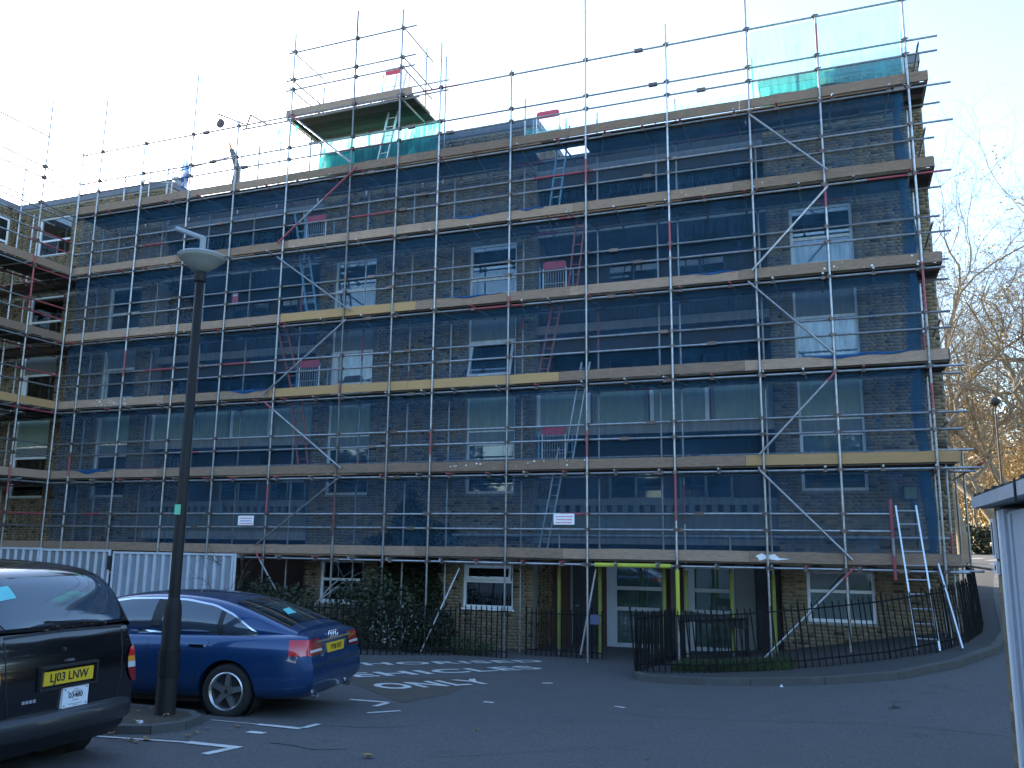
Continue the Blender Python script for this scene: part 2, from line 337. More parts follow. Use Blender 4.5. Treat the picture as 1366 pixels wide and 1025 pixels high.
def window(x0, x1, z0, z1, y, transom=None, curtain=None, ajar=None, sill=True, fw=.065, parent=bld, wide_left=0.):
    """white framed window set in a wall facing -Y; y is the frame's outer face"""
    f = MB(); yb = y+.07
    f.box(x0, x0+fw+wide_left, y, yb, z0, z1); f.box(x1-fw, x1, y, yb, z0, z1)
    f.box(x0+fw+wide_left, x1-fw, y, yb, z1-fw, z1); f.box(x0+fw+wide_left, x1-fw, y, yb, z0, z0+fw)
    if transom: f.box(x0+fw+wide_left, x1-fw, y+.004, yb, transom-fw/2, transom+fw/2)
    w_ = f.build('window', 'upvc', parent)
    xa, xb = x0+fw+wide_left, x1-fw
    spans = [(z0+fw, z1-fw)] if not transom else [(z0+fw, transom-fw/2), (transom+fw/2, z1-fw)]
    for i, (a, b) in enumerate(spans):
        top = i == len(spans)-1
        if ajar and top:
            # top-hung sash pushed out at the bottom
            g = MB(); h = b-a; ca, sa = math.cos(ajar), math.sin(ajar); c = lambda x, t, o: (x, y+.03-t*sa*h-o*ca, b-t*ca*h-o*sa*0)
            s_ = .06
            def bar(xp, xq, t0, t1): g.add([c(xp,t0,0),c(xq,t0,0),c(xq,t1,0),c(xp,t1,0),c(xp,t0,.05),c(xq,t0,.05),c(xq,t1,.05),c(xp,t1,.05)], [(0,1,2,3),(7,6,5,4),(0,4,5,1),(1,5,6,2),(2,6,7,3),(3,7,4,0)])
            e = s_/h
            bar(xa+.01, xb-.01, 0, e); bar(xa+.01, xb-.01, 1-e, 1); bar(xa+.01, xa+.01+s_, e, 1-e); bar(xb-.01-s_, xb-.01, e, 1-e)
            g.build('sash', 'upvc', w_)
            p_ = MB(); p_.add([c(xa+.07, e, .02), c(xb-.07, e, .02), c(xb-.07, 1-e, .02), c(xa+.07, 1-e, .02)], [(0,1,2,3)]); p_.build('pane', 'pane', w_)
        else:
            p_ = MB(); p_.box(xa, xb, y+.03, y+.042, a, b); p_.build('pane', 'pane', w_)
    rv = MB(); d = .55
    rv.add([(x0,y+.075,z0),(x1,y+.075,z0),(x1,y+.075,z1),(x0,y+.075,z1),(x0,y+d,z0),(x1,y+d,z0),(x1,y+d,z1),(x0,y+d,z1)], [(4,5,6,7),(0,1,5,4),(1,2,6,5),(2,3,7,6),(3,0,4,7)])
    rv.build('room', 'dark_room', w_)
    if curtain:
        kind, ca, cb = curtain
        if kind == 'curtain':
            rows = [[], []]; n_ = int((xb-xa)/.022)
            for i in range(n_+1):
                x = xa+(xb-xa)*i/n_; o = .018*math.sin(i*1.15)+.006*math.sin(i*.37)
                rows[0].append((x, y+.16+o, ca)); rows[1].append((x, y+.16+o, cb))
            q = MB(); q.grid(rows); q.build('curtain', 'curtain', w_, smooth=True)
        else:
            q = MB(); q.box(xa, xb, y+.10, y+.105, ca, cb); q.build('blind', 'blind', w_)
    if sill:
        s = MB(); s.box(x0-.03, x1+.03, y-.09, y+.02, z0-.05, z0-.002); s.build('sill', 'upvc' if sill == 'w' else 'concrete', w_)
    return w_

def wall_face(x0, x1, z0, z1, holes, y=YF, thick=.3, bricks=True):
    """a wall facing -Y with real openings, made of piers and fills, bricks laid on its face"""
    mb = MB(); cols = sorted({(h[0], h[1]) for h in holes}); x = x0
    for (a, b) in cols:
        if a-x > 1e-3: mb.box(x, a, y, y+thick, z0, z1)
        zz = z0
        for h in sorted([h for h in holes if (h[0], h[1]) == (a, b)], key=lambda h: h[2]):
            if h[2]-zz > 1e-3: mb.box(a, b, y, y+thick, zz, h[2])
            zz = h[3]
        if z1-zz > 1e-3: mb.box(a, b, y, y+thick, zz, z1)
        x = b
    if x1-x > 1e-3: mb.box(x, x1, y, y+thick, z0, z1)
    mb.build('wall', 'mortar', bld)
    if bricks: lay((x0, y), (1, 0), (0, -1), x1-x0, z0+.02, z1-.01, [(h[0]-x0, h[1]-x0, h[2], h[3]) for h in holes])
def side_wall(x, y0, y1, z0, z1, face, bricks=True):
    mb = MB(); s = 1 if face > 0 else -1
    mb.box(min(x, x-s*.3), max(x, x-s*.3), y0, y1, z0, z1); mb.build('wall', 'mortar', bld)
    if bricks:
        if s > 0: lay((x, y0), (0, 1), (1, 0), y1-y0, z0+.02, z1-.01)
        else: lay((x, y1), (0, -1), (-1, 0), y1-y0, z0+.02, z1-.01)
def infill(x0, x1, z0, z1, m, y=YF+.10):
    mb = MB(); mb.box(x0+.05, x1-.05, y, y+.05, z0, z1); p = mb.build('infill_panel', m, bld)
    f = MB(); f.box(x0, x0+.05, y-.02, y+.05, z0, z1); f.box(x1-.05, x1, y-.02, y+.05, z0, z1); f.box(x0+.05, x1-.05, y-.02, y+.05, z1-.04, z1+.0); f.build('frame', 'upvc', p)
def column(x0, x1, style, top=False):
    H = [(x0, x1, .92, 2.0), (x0, x1, 3.70, 8.30), (x0, x1, 8.86, 10.26)]
    if top: H.append((x0, x1, 11.65, 13.02))
    infill(x0, x1, 4.985, 5.30, 'infill_grey'); infill(x0, x1, 5.31, 6.40, 'infill_green'); infill(x0, x1, 7.66, 8.30, 'infill_grey')
    yy = YF+.08
    if style == 'C':
        window(x0, x1, .92, 2.0, yy, 1.56, ('blind', .98, 1.95)); window(x0, x1, 3.70, 4.98, yy, 4.46, ('blind', 4.5, 4.92)); window(x0, x1, 6.41, 7.65, yy, None, ('curtain', 6.45, 7.6), sill=False)
        window(x0, x1, 8.86, 10.26, yy, 9.50, ('curtain', 8.9, 9.52))
    elif style == 'M':
        window(x0, x1, .92, 2.0, yy, 1.56, None, ajar=R(10), sill='w'); window(x0, x1, 3.70, 4.98, yy, None, None); window(x0, x1, 6.41, 7.65, yy, 6.60, ('curtain', 6.45, 6.62), ajar=R(16), sill=False)
        window(x0, x1, 8.86, 10.26, yy, 9.3, None)
    else:
        window(x0, x1, .92, 2.0, yy, 1.50, ('blind', 1.2, 1.3) if style == 'L' else None, sill='w'); window(x0, x1, 3.70, 4.98, yy, None, None)
        window(x0, x1, 6.41, 7.65, yy, 6.72, ('blind', 6.8, 7.6), sill=False, wide_left=.13); window(x0, x1, 8.86, 10.26, yy, 9.4, None)
    if top: window(x0, x1, 11.65, 13.02, yy, 12.2, ('blind', 12.75, 13.0))
    return H
BLOCKS = [(-25.6, -19.15), (-13.42, -6.95), (-1.23, 2.25)]
hA = column(-24.6, -23.1, 'A', True)+column(-21.2, -19.88, 'A'); hB = column(-12.93, -11.60, 'L')+column(-8.80, -7.46, 'M'); hC = column(-.71, .65, 'C')
for (a, b), h in zip(BLOCKS, (hA, hB, hC)): wall_face(a, b, -.4, ZT-.2, h)
side_wall(-19.15, YF+.301, YE, -.4, ZT-.2, 1, False); lay((-19.15, YF+.301), (0, 1), (1, 0), 1.3, -.3, ZT-.2)
side_wall(-6.95, YF+.301, YE, -.4, ZT-.2, 1, False); lay((-6.95, YF+.301), (0, 1), (1, 0), 1.3, -.3, ZT-.2)
side_wall(2.25, YF+.301, YE, -.4, ZT-.2, 1, False); lay((2.25, YF+.301), (0, 1), (1, 0), 8.0, -.3, ZT-.2)
side_wall(-13.42, YF+.301, YE, -.4, ZT-.2, -1, False); side_wall(-1.23, YF+.301, YE, -.4, ZT-.2, -1, False)
for (a, b) in BLOCKS:       # copings, roof slabs, rear walls
    m = MB(); m.box(a-.04, b+.04, YF-.03, YF+.34, ZT-.2, ZT); m.box(b-.30, b+.04, YF+.341, YE, ZT-.2, ZT); m.box(a-.04, a+.30, YF+.341, YE, ZT-.2, ZT); m.build('coping', 'coping', bld)
    m = MB(); m.box(a+.301, b-.301, YF+.342, YE-.31, 12.7, 12.9); m.build('roof', 'concrete', bld)
    m = MB(); m.box(a, b, YE+.001, YE+.3, -.4, ZT); m.build('wall', 'mortar', bld)
# wing along the far left, turned towards the viewer
m = MB(); m.box(-34, -25.602, -14, YF+.3, -.4, ZT-.2); m.build('wall', 'mortar', bld)
lay((-25.6, -6), (0, 1), (1, 0), 7.5, 3.0, ZT-.2, [(6.05, 7.2, 11.65, 13.02), (6.05, 7.2, 8.9, 10.2)])
m = MB(); m.box(-34, -25.55, -14, YF-.04, ZT-.2, ZT); m.build('coping', 'coping', bld)
for z0 in (11.65, 8.9):
    f = MB(); f.box(-25.60, -25.57, .05, .12, z0, z0+1.35); f.box(-25.60, -25.57, 1.13, 1.2, z0, z0+1.35); f.box(-25.60, -25.57, .12, 1.13, z0+1.28, z0+1.35); f.box(-25.60, -25.57, .12, 1.13, z0, z0+.07); f.box(-25.60, -25.57, .12, 1.13, z0+.5, z0+.57)
    wn = f.build('window', 'upvc', bld); g = MB(); g.box(-25.598, -25.58, .12, 1.13, z0+.07, z0+1.28); g.build('pane', 'car_glass', wn)

def balustrade(x0, x1, y, z0, z1, step=.11, m='iron'):
    b = MB(); b.box(x0, x1, y, y+.05, z1-.05, z1); b.box(x0, x1, y+.01, y+.04, z0, z0+.04)
    o = b.build('balustrade', m, bld); bars = MB(); x = x0+.06
    while x < x1-.04: bars.box(x-.009, x+.009, y+.015, y+.035, z0+.041, z1-.051); x += step
    q = bars.build('balustrade_bars', m, o); q['kind'] = 'stuff'
def recess(x0, x1, mid):
    holes = []
    if mid: holes = [(-6.42, -5.70, -.1, 1.95), (-5.55, -4.08, .0, 2.0), (-3.62, -2.40, .0, 2.0), (-1.93, -1.40, -.1, 1.95)]
    up = []
    for z in (2.75, 5.35, 7.95, 10.5):
        for (p, q) in ((.35, 1.15), (1.5, 2.9), (3.3, 4.6), (4.85, 5.6)):
            up.append((x0+p, x0+q, z+(.02 if q-p < 1 else .85), z+1.95))
    cols = {}
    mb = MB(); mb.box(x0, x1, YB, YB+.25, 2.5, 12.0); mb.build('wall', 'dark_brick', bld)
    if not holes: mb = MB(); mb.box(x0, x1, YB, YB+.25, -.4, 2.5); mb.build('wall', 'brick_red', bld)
    else:
        mb = MB(); xx = x0
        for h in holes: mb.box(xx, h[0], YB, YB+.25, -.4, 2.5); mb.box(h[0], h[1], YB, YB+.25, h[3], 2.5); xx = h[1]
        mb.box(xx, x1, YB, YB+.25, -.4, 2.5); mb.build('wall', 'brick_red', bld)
    for (a, b, c, d) in up:
        if b-a < 1:
            q = MB(); q.box(a, b, YB-.03, YB-.004, c, d); dr = q.build('door', 'dark_door', bld); f = MB(); f.box(a-.05, a, YB-.05, YB-.003, c, d+.05); f.box(b, b+.05, YB-.05, YB-.003, c, d+.05); f.box(a, b, YB-.05, YB-.003, d, d+.05); f.build('frame', 'dark_door', dr)
        else:
            f = MB(); f.box(a, a+.06, YB-.05, YB-.003, c, d); f.box(b-.06, b, YB-.05, YB-.003, c, d); f.box(a+.06, b-.06, YB-.05, YB-.003, d-.06, d); f.box(a+.06, b-.06, YB-.05, YB-.003, c, c+.06); f.box((a+b)/2-.03, (a+b)/2+.03, YB-.05, YB-.003, c+.06, d-.06)
            wn = f.build('window', 'infill_grey' if c < 4 else 'dark_door', bld); g = MB(); g.box(a+.06, (a+b)/2-.03, YB-.025, YB-.004, c+.06, d-.06); g.box((a+b)/2+.03, b-.06, YB-.025, YB-.004, c+.06, d-.06); g.build('pane', 'car_glass', wn)
    for z in (2.72, 5.32, 7.92, 10.5):
        s = MB(); s.box(x0+.002, x1-.002, YF+.10, YB-.002, z-.22, z); s.build('balcony_slab', 'concrete', bld)
    s = MB(); s.box(x0+.002, x1-.002, YF+.05, YE, 11.9, 12.1); s.build('roof', 'concrete', bld)
    s = MB(); s.box(x0+.002, x1-.002, YE-.2, YE, -.4, 11.9); s.build('wall', 'mortar', bld)
    # first floor: rendered parapet, slotted course, rail
    s = MB(); s.box(x0+.004, x1-.004, YF+.12, YF+.24, 2.721, 3.24); p = s.build('balcony_front', 'render_grey', bld)
    q = MB(); x = x0+.1
    while x < x1-.1: q.box(x, x+.13, YF+.14, YF+.22, 3.241, 3.41); x += .26
    o = q.build('slot_blocks', 'render_grey', p); o['kind'] = 'stuff'
    q = MB(); q.box(x0+.004, x1-.004, YF+.11, YF+.25, 3.411, 3.56); q.build('coping', 'infill_grey', p)
    # second floor: green infill panels between pale posts
    n = 4; wd = (x1-x0)/n
    for i in range(n):
        a = x0+i*wd
        s = MB(); s.box(a+.11, a+wd-.11, YF+.14, YF+.18, 5.321, 6.2); g = s.build('balcony_panel', 'infill_green', bld)
        f = MB(); f.box(a+.02, a+.11, YF+.12, YF+.2, 5.321, 6.2); f.box(a+wd-.11, a+wd-.02, YF+.12, YF+.2, 5.321, 6.2); f.build('frame', 'infill_grey' if i % 2 else 'upvc', g)
    s = MB(); s.box(x0+.004, x1-.004, YF+.11, YF+.22, 6.201, 6.27); s.build('rail', 'infill_grey', bld)
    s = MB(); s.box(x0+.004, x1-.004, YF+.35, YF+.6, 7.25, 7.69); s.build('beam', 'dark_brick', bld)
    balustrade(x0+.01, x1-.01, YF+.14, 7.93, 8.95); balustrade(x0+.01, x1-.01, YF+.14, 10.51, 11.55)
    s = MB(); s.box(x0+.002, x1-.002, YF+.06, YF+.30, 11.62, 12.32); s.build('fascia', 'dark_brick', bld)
    if mid: s = MB(); s.box(-3.88, -3.74, YB-.3, YB-.06, -.1, 2.4); s.build('post', 'board_dark', bld)
recess(-6.95, -1.23, True); recess(-19.15, -13.42, False)
# ground floor front of the middle recess: two tall white windows, a pale panel, two dark doors
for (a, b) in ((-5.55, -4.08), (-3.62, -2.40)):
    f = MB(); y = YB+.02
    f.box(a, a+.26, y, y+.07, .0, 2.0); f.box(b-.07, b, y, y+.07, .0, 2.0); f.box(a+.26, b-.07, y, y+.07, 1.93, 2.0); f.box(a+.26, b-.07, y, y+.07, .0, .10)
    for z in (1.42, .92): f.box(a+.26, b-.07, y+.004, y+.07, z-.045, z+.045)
    wn = f.build('window', 'frame_white_shaded', bld)  # white frames greyed: the shade of the recess is put into their colour
    for (c, d) in ((.10, .875), (.965, 1.375), (1.465, 1.93)):
        g = MB(); g.box(a+.26, b-.07, y+.03, y+.04, c, d); g.build('pane', 'pane', wn)
    g = MB(); g.box(a+.26, b-.07, y+.1, y+.105, .1, 1.93); g.build('blind', 'infill_green', wn)
    g = MB(); g.box(a-.05, b+.05, y-.10, y+.01, -.09, -.002); g.build('sill', 'upvc', wn)
g = MB(); g.box(-2.38, -1.95, YB-.05, YB-.004, -.05, 2.05); g.build('wall_panel', 'infill_grey', bld)
for (a, b) in ((-6.42, -5.70), (-1.93, -1.40)):
    g = MB(); g.box(a, b, YB+.03, YB+.08, -.1, 1.95); d = g.build('door', 'dark_door', bld)
    g = MB(); g.box(a+.06, a+.16, YB-.03, YB+.025, .93, .97); g.build('handle', 'chrome', d)
    g = MB(); g.box(a-.06, a-.001, YB-.04, YB+.02, -.1, 2.0); g.build('door_frame', 'infill_grey', d)
g = MB(); g.box(-6.95, -1.23, YF-.2, YB-.002, -.4, -.101); g.build('door_step', 'concrete', bld)
# small fittings on the brick: vents, boxes
for (x, z) in ((-10.5, 3.66), (-22.6, 3.5), (-16.3, 3.4)):
    g = MB(); g.box(x-.12, x+.12, YF-.06, YF-.012, z-.15, z+.15); g.build('vent', 'render_grey', bld)
# bricks: the 300 that show largest are parts of their own, the rest one mesh
cpos = np.array([0, -18.5])
full = [(np.hypot(b[0][0]+b[1][0]*b[3]-cpos[0], b[0][1]+b[1][1]*b[3]-cpos[1])+.25*abs(b[5]-2.5)*.2, i) for i, b in enumerate(BRICKS) if b[7] and b[2][1] < -.5 and b[0][0] > -2 and .35 < b[5] < 3.2]
full.sort(); pick = {i for _, i in full[:300]}
V, F = brick_mesh([b for i, b in enumerate(BRICKS) if i not in pick])
V = V-np.array([-8, 1.5, 0], np.float32)
bs = np_mesh('brick_courses', V, F, 'brick', bld); bs['kind'] = 'stuff'
BMESH = {}
def brick_obj(b, parent, m='brick', dep=.02):
    ln = round(b[4]-b[3], 4); k = (ln, m, round(b[6]-b[5], 4))
    if k not in BMESH:
        q = MB(); h = b[6]-b[5]; q.box(-ln/2, ln/2, -.011, dep*.3, -h/2, h/2); BMESH[k] = q.mesh('brick', m)
    c = (b[3]+b[4])/2; p = Vector((b[0][0]+b[1][0]*c, b[0][1]+b[1][1]*c, (b[5]+b[6])/2))-ORG[parent]
    o = link('brick', BMESH[k], parent, p); o.rotation_euler.z = math.atan2(b[1][1], b[1][0]); return o
for i in pick: brick_obj(BRICKS[i], bld)

# wall light on the right-hand brick
t = thing('wall_floodlight', 'square greenish wall light above the leaning ladder', 'wall light', (1.45, YF, 3.63))
g = MB(); g.box(1.30, 1.60, YF-.13, YF-.02, 3.48, 3.78); g.build('housing', 'trim_black', t)
g = MB(); g.box(1.33, 1.57, YF-.145, YF-.131, 3.51, 3.75); g.build('lens', 'flood_box', t)
g = MB(); g.tube((1.45, YF-.03, 3.48), (1.5, YF-.02, 3.25), .012); g.tube((1.5, YF-.02, 3.25), (1.52, YF-.02, 2.5), .012); g.build('cable', 'trim_black', t)
# ------------------------------------------------------------------ scaffolding along the main front
ZL = [2.05, 4.03, 6.05, 8.07, 10.12, 12.05]
XS = [-20.455, -18.77, -17.024, -15.419, -13.642, -11.64, -10.235, -9.056, -7.101, -5.177, -3.223, -1.382, .095, 1.862]
TOPS = [15.94, 14.08, 16.0, 14.24, 16.56, 16.86, 16.59, 15.37, 14.19, 15.72, 14.62, 14.9, 14.14, 14.5]
TR = .0242
scf = thing('scaffolding', 'steel tube scaffolding with six board walkways along the main brick front', 'scaffolding', (-9.5, 0, 0))
CPL = MB()
def pipe(name, p, q, parent, reds=(), r=TR, n=8, m='tube'):
    """steel tube; reds = (from, to) fractions of its length that carry red paint"""
    mb = MB(); p, q = Vector(p), Vector(q); cuts = [0]; 
    for a, b in reds: cuts += [a, b]
    cuts.append(1)
    for i in range(len(cuts)-1):
        if cuts[i+1]-cuts[i] < 1e-4: continue
        mb.mi = i % 2
        mb.tube(p.lerp(q, cuts[i]), p.lerp(q, cuts[i+1]), r, n=n)
    return mb.build(name, [m, 'tube_red'], parent, smooth=False)
def coupler(x, y, z, s=.038):
    CPL.box(x-s, x+s, y-.045, y+.055, z-s, z+s); CPL.tube((x-.07, y, z+.02), (x+.075, y-.03, z+.02), .016, n=5); CPL.tube((x-.03, y-.06, z-.06), (x-.03, y+.04, z+.07), .014, n=5)
def zred(x0, x1, *zz):  # z spans to fractions
    return [tuple(sorted(((a-x0)/(x1-x0), (b-x0)/(x1-x0)))) for a, b in zz]
SRED = {0: [(4.2, 4.9)], 1: [(7.0, 7.75)], 4: [(3.1, 3.9)], 5: [(15.9, 16.86), (2.6, 3.6), (5.9, 6.5)], 7: [(4.55, 5.15)], 8: [(8.0, 8.3)], 9: [(4.4, 5.0), (10.9, 11.5)], 10: [(3.0, 4.0), (9.0, 9.7)], 12: [(9.6, 10.1), (13.2, 13.9)], 13: [(5.2, 5.7), (7.2, 8.2)]}
for i, x in enumerate(XS):
    z0 = gzf(x, 0)-.02; ty = rng.uniform(-.01, .01)
    pipe('standard', (x, 0, z0), (x+rng.uniform(-.02, .02), ty, TOPS[i]), scf, zred(z0, TOPS[i], *SRED.get(i, [])))
    pl = MB(); pl.box(x-.08, x+.08, -.08, .08, z0, z0+.02); pl.build('base_plate', 'coupler', scf)
    # inner row
    zt = rng.choice([12.6, 13.2, 13.9]) if i not in (5, 6, 7) else 12.5
    zi = gzf(x, 1.0)-.02
    if -6.9 < x < -1.3 : zi = -.1
    pipe('standard', (x+.02, .97, zi), (x+.02, .97, zt), scf, zred(zi, zt, *[(a+.5*rng.random(), a+1+rng.random()*.4) for a in ([rng.uniform(2, 9)] if rng.random() < .45 else [])]))
# a few extra inner standards
for x, y in ((-6.12, .95), (-3.69, .97), (-2.23, .95), (-21.1, .97), (-24.2, .97)): pipe('standard', (x, y, -.1), (x, y, 2.7 if y == .95 else 12.9), scf)
XL, XR = -21.25, 2.25
TOE_J = {0: [-21.2, -17.2, -13.3, -9.4, -5.75, -1.75, 2.16], 1: [-21.2, -17.3, -13.7, -9.4, -5.85, -1.75, 2.25], 2: [-21.2, -17.3, -13.8, -9.75, -5.85, -1.7, 2.21],
         3: [-21.2, -17.3, -13.6, -9.6, -5.6, -1.75, 2.22], 4: [-21.2, -17.3, -13.5, -9.5, -5.5, -1.8, 2.23], 5: [-21.3, -17.4, -13.6, -9.7, -5.6, -1.6, 2.26]}
FRESH = {(1, 5), (2, 2), (2, 3), (3, 2)}
HOLES = [(-6.65, -5.35), (-13.95, -12.85)]
for li, z in enumerate(ZL):
    # ledgers and guard rails, each run made of lengths joined by sleeves
    runs = [('ledger', .05, z), ('ledger', .92, z), ('guard_rail', .05, z+.76), ('guard_rail', .05, z+1.10)]
    if li == 5: runs.append(('guard_rail', .05, 14.10))
    if li in (1, 2, 3): runs.append(('inner_rail', 1.02, z+.45))
    for name, y, zz in runs:
        xr = XR+rng.uniform(.0, .45) if not (li == 0 and name == 'guard_rail') else .98
        x = (XL if y < .5 or li == 5 else -25.4)-rng.uniform(0, .1) ; first = True
        while x < xr-.1:
            e = min(xr, x+(rng.uniform(3.2, 6.3) if first else 6.35)); first = False
            if xr-e < .8: e = xr
            reds = []
            if rng.random() < .26:
                a = rng.uniform(0, .8); reds = [(a, min(1, a+rng.uniform(.06, .25)))]
            pipe(name, (x, y, zz), (e, y, zz+rng.uniform(-.012, .012)), scf, reds)
            if e < xr: CPL.box(e-.1, e+.1, y-.04, y+.04, zz-.035, zz+.04)
            x = e+.004
        for xx in XS:
            if xx < xr and y < .5: coupler(xx, .02, zz)
            elif y > .5 and name == 'ledger': coupler(xx+.02, .95, zz)
    # transoms with ends poking out towards the viewer
    x = -25.2 if li < 5 else -21.2
    while x < 2.2:
        red = [(0, .14)] if rng.random() < .4 else []
        a = rng.uniform(-.06, .06) if rng.random() < .7 else rng.uniform(-.25, .25)
        pipe('transom', (x-a, -.10-rng.uniform(0, .08), z+.052), (x+a, 1.32, z+.052), scf, red, n=6)
        CPL.box(x-a-.04, x-a+.04, .0, .10, z-.045, z+.02)
        x += rng.uniform(.8, 1.25)
    # boards
    for row in range(5):
        y0 = .085+.232*row; x = -25.4+rng.uniform(0, 1.2); segs = []
        spans = [(-25.4 if li < 5 else -21.3, 2.2)]
        if row in (2, 3) and li > 0:
            for (a, b) in (HOLES if li < 5 else HOLES[:1]): spans = [q for (p, r) in spans for q in ((p, min(r, a)), (max(p, b), r)) if q[1]-q[0] > .2]
        for (p, q) in spans:
            x = p; first = True
            while x < q-.05:
                e = min(q, x+(rng.uniform(1.4, 3.9) if first else 3.9)); first = False
                if q-e < .5: e = q
                b = MB(); dz = rng.uniform(0, .008); b.box(x+.004, e-.004, y0+rng.uniform(0, .006), y0+.222, z+.078+dz, z+.114+dz); b.build('deck_board', 'board_dark' if rng.random() < .7 else 'board', scf); x = e
    J = TOE_J[li]
    for k in range(len(J)-1):
        a, b = J[k]+.003, J[k+1]-.003; n_ = 10; lo, hi = [], []
        wob = rng.uniform(-.012, .012); tb = z+.12; h = .222
        mb = MB(); f_, b_ = [], []
        for i in range(n_+1):
            x = a+(b-a)*i/n_; dz = wob*math.sin(math.pi*i/n_)+rng.uniform(-.002, .002); hh = h+(rng.uniform(-.008, .004))
            f_.append([(x, .036, tb+dz), (x, .036, tb+hh+dz)]); b_.append([(x, .072, tb+dz), (x, .072, tb+hh+dz)])
        ring = [[q[0], q[1], r[1], r[0], q[0]] for q, r in zip(f_, b_)]
        mb.grid(ring); mb.add([ring[0][0], ring[0][1], ring[0][2], ring[0][3]], [(0, 1, 2, 3)]); mb.add(ring[-1][:4], [(3, 2, 1, 0)])
        o = mb.build('toe_board', 'board_fresh' if (li, k) in FRESH else 'board', scf)
        if (li, k) in FRESH: o['label'] = 'fresh yellow toe board'
        if (li, k) == (0, 5):
            s = MB(); pts = [(-1.63, 2.31), (-1.5, 2.37), (-1.42, 2.33), (-1.25, 2.36), (-1.16, 2.28), (-.95, 2.265), (-1.2, 2.235), (-1.42, 2.26), (-1.55, 2.225), (-1.58, 2.28)]
            s.prism([(x, .0345, zz-.02) for x, zz in pts], (0, .0008, 0)); s.build('paint_splash', 'upvc', o)
# end return boards at the right-hand end
for li, z in enumerate(ZL[1:], 1):
    b = MB(); b.box(2.215, 2.25, .085, 1.30, z+.12, z+.342); b.build('toe_board', 'board', scf)
    pipe('end_rail', (2.1, -.15, z+.9), (2.1, 1.42, z+.9), scf)
# braces in a zigzag
BR = [((-1.38, 11.96), (.18, 10.41), 0), ((.16, 10.04), (-1.46, 8.34), 0), ((-1.55, 8.10), (.10, 6.40), 0), ((.13, 6.04), (-1.46, 4.36), 0), ((-1.49, 4.06), (.22, 2.25), 0), ((.25, 2.10), (-1.62, .20), 0),
      ((-11.42, 12.22), (-13.79, 10.37), 1), ((-13.76, 9.98), (-11.42, 8.30), 0), ((-11.52, 8.06), (-13.90, 6.25), 0), ((-13.89, 6.05), (-11.46, 4.26), 0), ((-11.45, 4.07), (-13.87, 2.35), 0), ((-13.86, 2.22), (-12.4, .25), 0), ((-13.61, 14.08), (-11.61, 12.38), 0)]
for a, b, red in BR:
    o = pipe('brace', (a[0], -.065, a[1]), (b[0], -.065, b[1]), scf, [(0, .42), (.72, 1)][:1+red] if red else ([(0, .12)] if rng.random() < .4 else []))
# loading platform raised above the roof
for z in (16.05, 15.20, 14.90): pipe('guard_rail', (-13.9, .05, z), (-9.85, .05, z+.02), scf); [coupler(x, .02, z) for x in (-13.642, -11.64, -10.235)]
for x, zt in ((-13.6, 15.7), (-10.24, 16.3), (-9.62, 15.9), (-12.0, 15.1)): pipe('standard', (x, 1.45, 12.1), (x, 1.45, zt), scf)
for z in (15.15, 14.85): pipe('guard_rail', (-13.8, 1.40, z), (-9.5, 1.40, z), scf)
for z in (16.0, 15.15, 14.85, 13.95): pipe('guard_rail', (-10.19, -.15, z+.03), (-10.19, 1.75, z+.03), scf); pipe('guard_rail', (-13.69, -.12, z+.03), (-13.69, 1.65, z+.03), scf)
pipe('ledger', (-15.3, .05, 13.98), (-9.7, .05, 13.98), scf); pipe('ledger', (-14.0, 1.40, 13.98), (-9.6, 1.40, 13.98), scf)
pipe('rail_bracket', (-15.25, .1, 14.0), (-15.1, .1, 14.42), scf, [(0, 1)]); pipe('rail_bracket', (-15.1, .1, 14.42), (-14.5, .1, 14.02), scf, [(0, 1)])
for k in range(6):
    b = MB(); b.box(-13.85, -9.93, .085+.232*k, .307+.232*k, 14.03, 14.066); b.build('deck_board', 'board_dark', scf)
b = MB(); b.box(-13.85, -9.93, .036, .072, 14.07, 14.30); b.build('toe_board', 'board', scf)
b = MB(); b.box(-10.12, -10.08, .12, 1.45, 14.07, 14.30); b.build('toe_board', 'board', scf)
# roof edge rails on the left and the tubes turning the right-hand corner
pipe('guard_rail', (-20.9, 1.9, 13.95), (-17.0, 1.9, 14.3), scf); pipe('guard_rail', (-21.5, 1.7, 14.0), (-18.6, .9, 13.2), scf)
for x in (-20.9, -19.9, -19.0, -18.2, -16.4, -15.0): pipe('standard', (x, 1.42, 12.1), (x, 1.42, rng.uniform(13.9, 14.8)), scf, r=.02)
pipe('standard', (2.62, 2.6, gzf(2.62, 2.6)), (2.62, 2.6, 4.6), scf); pipe('standard', (2.66, 4.4, gzf(2.66, 4.4)), (2.66, 4.4, 4.9), scf); pipe('standard', (2.02, .18, gzf(2, 0)), (2.02, .18, 4.2), scf, [(.45, .6)])
pipe('ledger', (2.62, -.2, 2.12), (2.62, 4.7, 2.12), scf); pipe('ledger', (2.62, -.2, 4.1), (2.62, 4.7, 4.1), scf, [(0, .3)])
pipe('standard', (.975, .0, 1.88), (.975, .0, 3.42), scf, [(0, .30), (.52, 1)], r=.03)
pipe('inner_beam', (-9.0, 1.28, 2.67), (2.14, 1.28, 2.69), scf, r=.04)
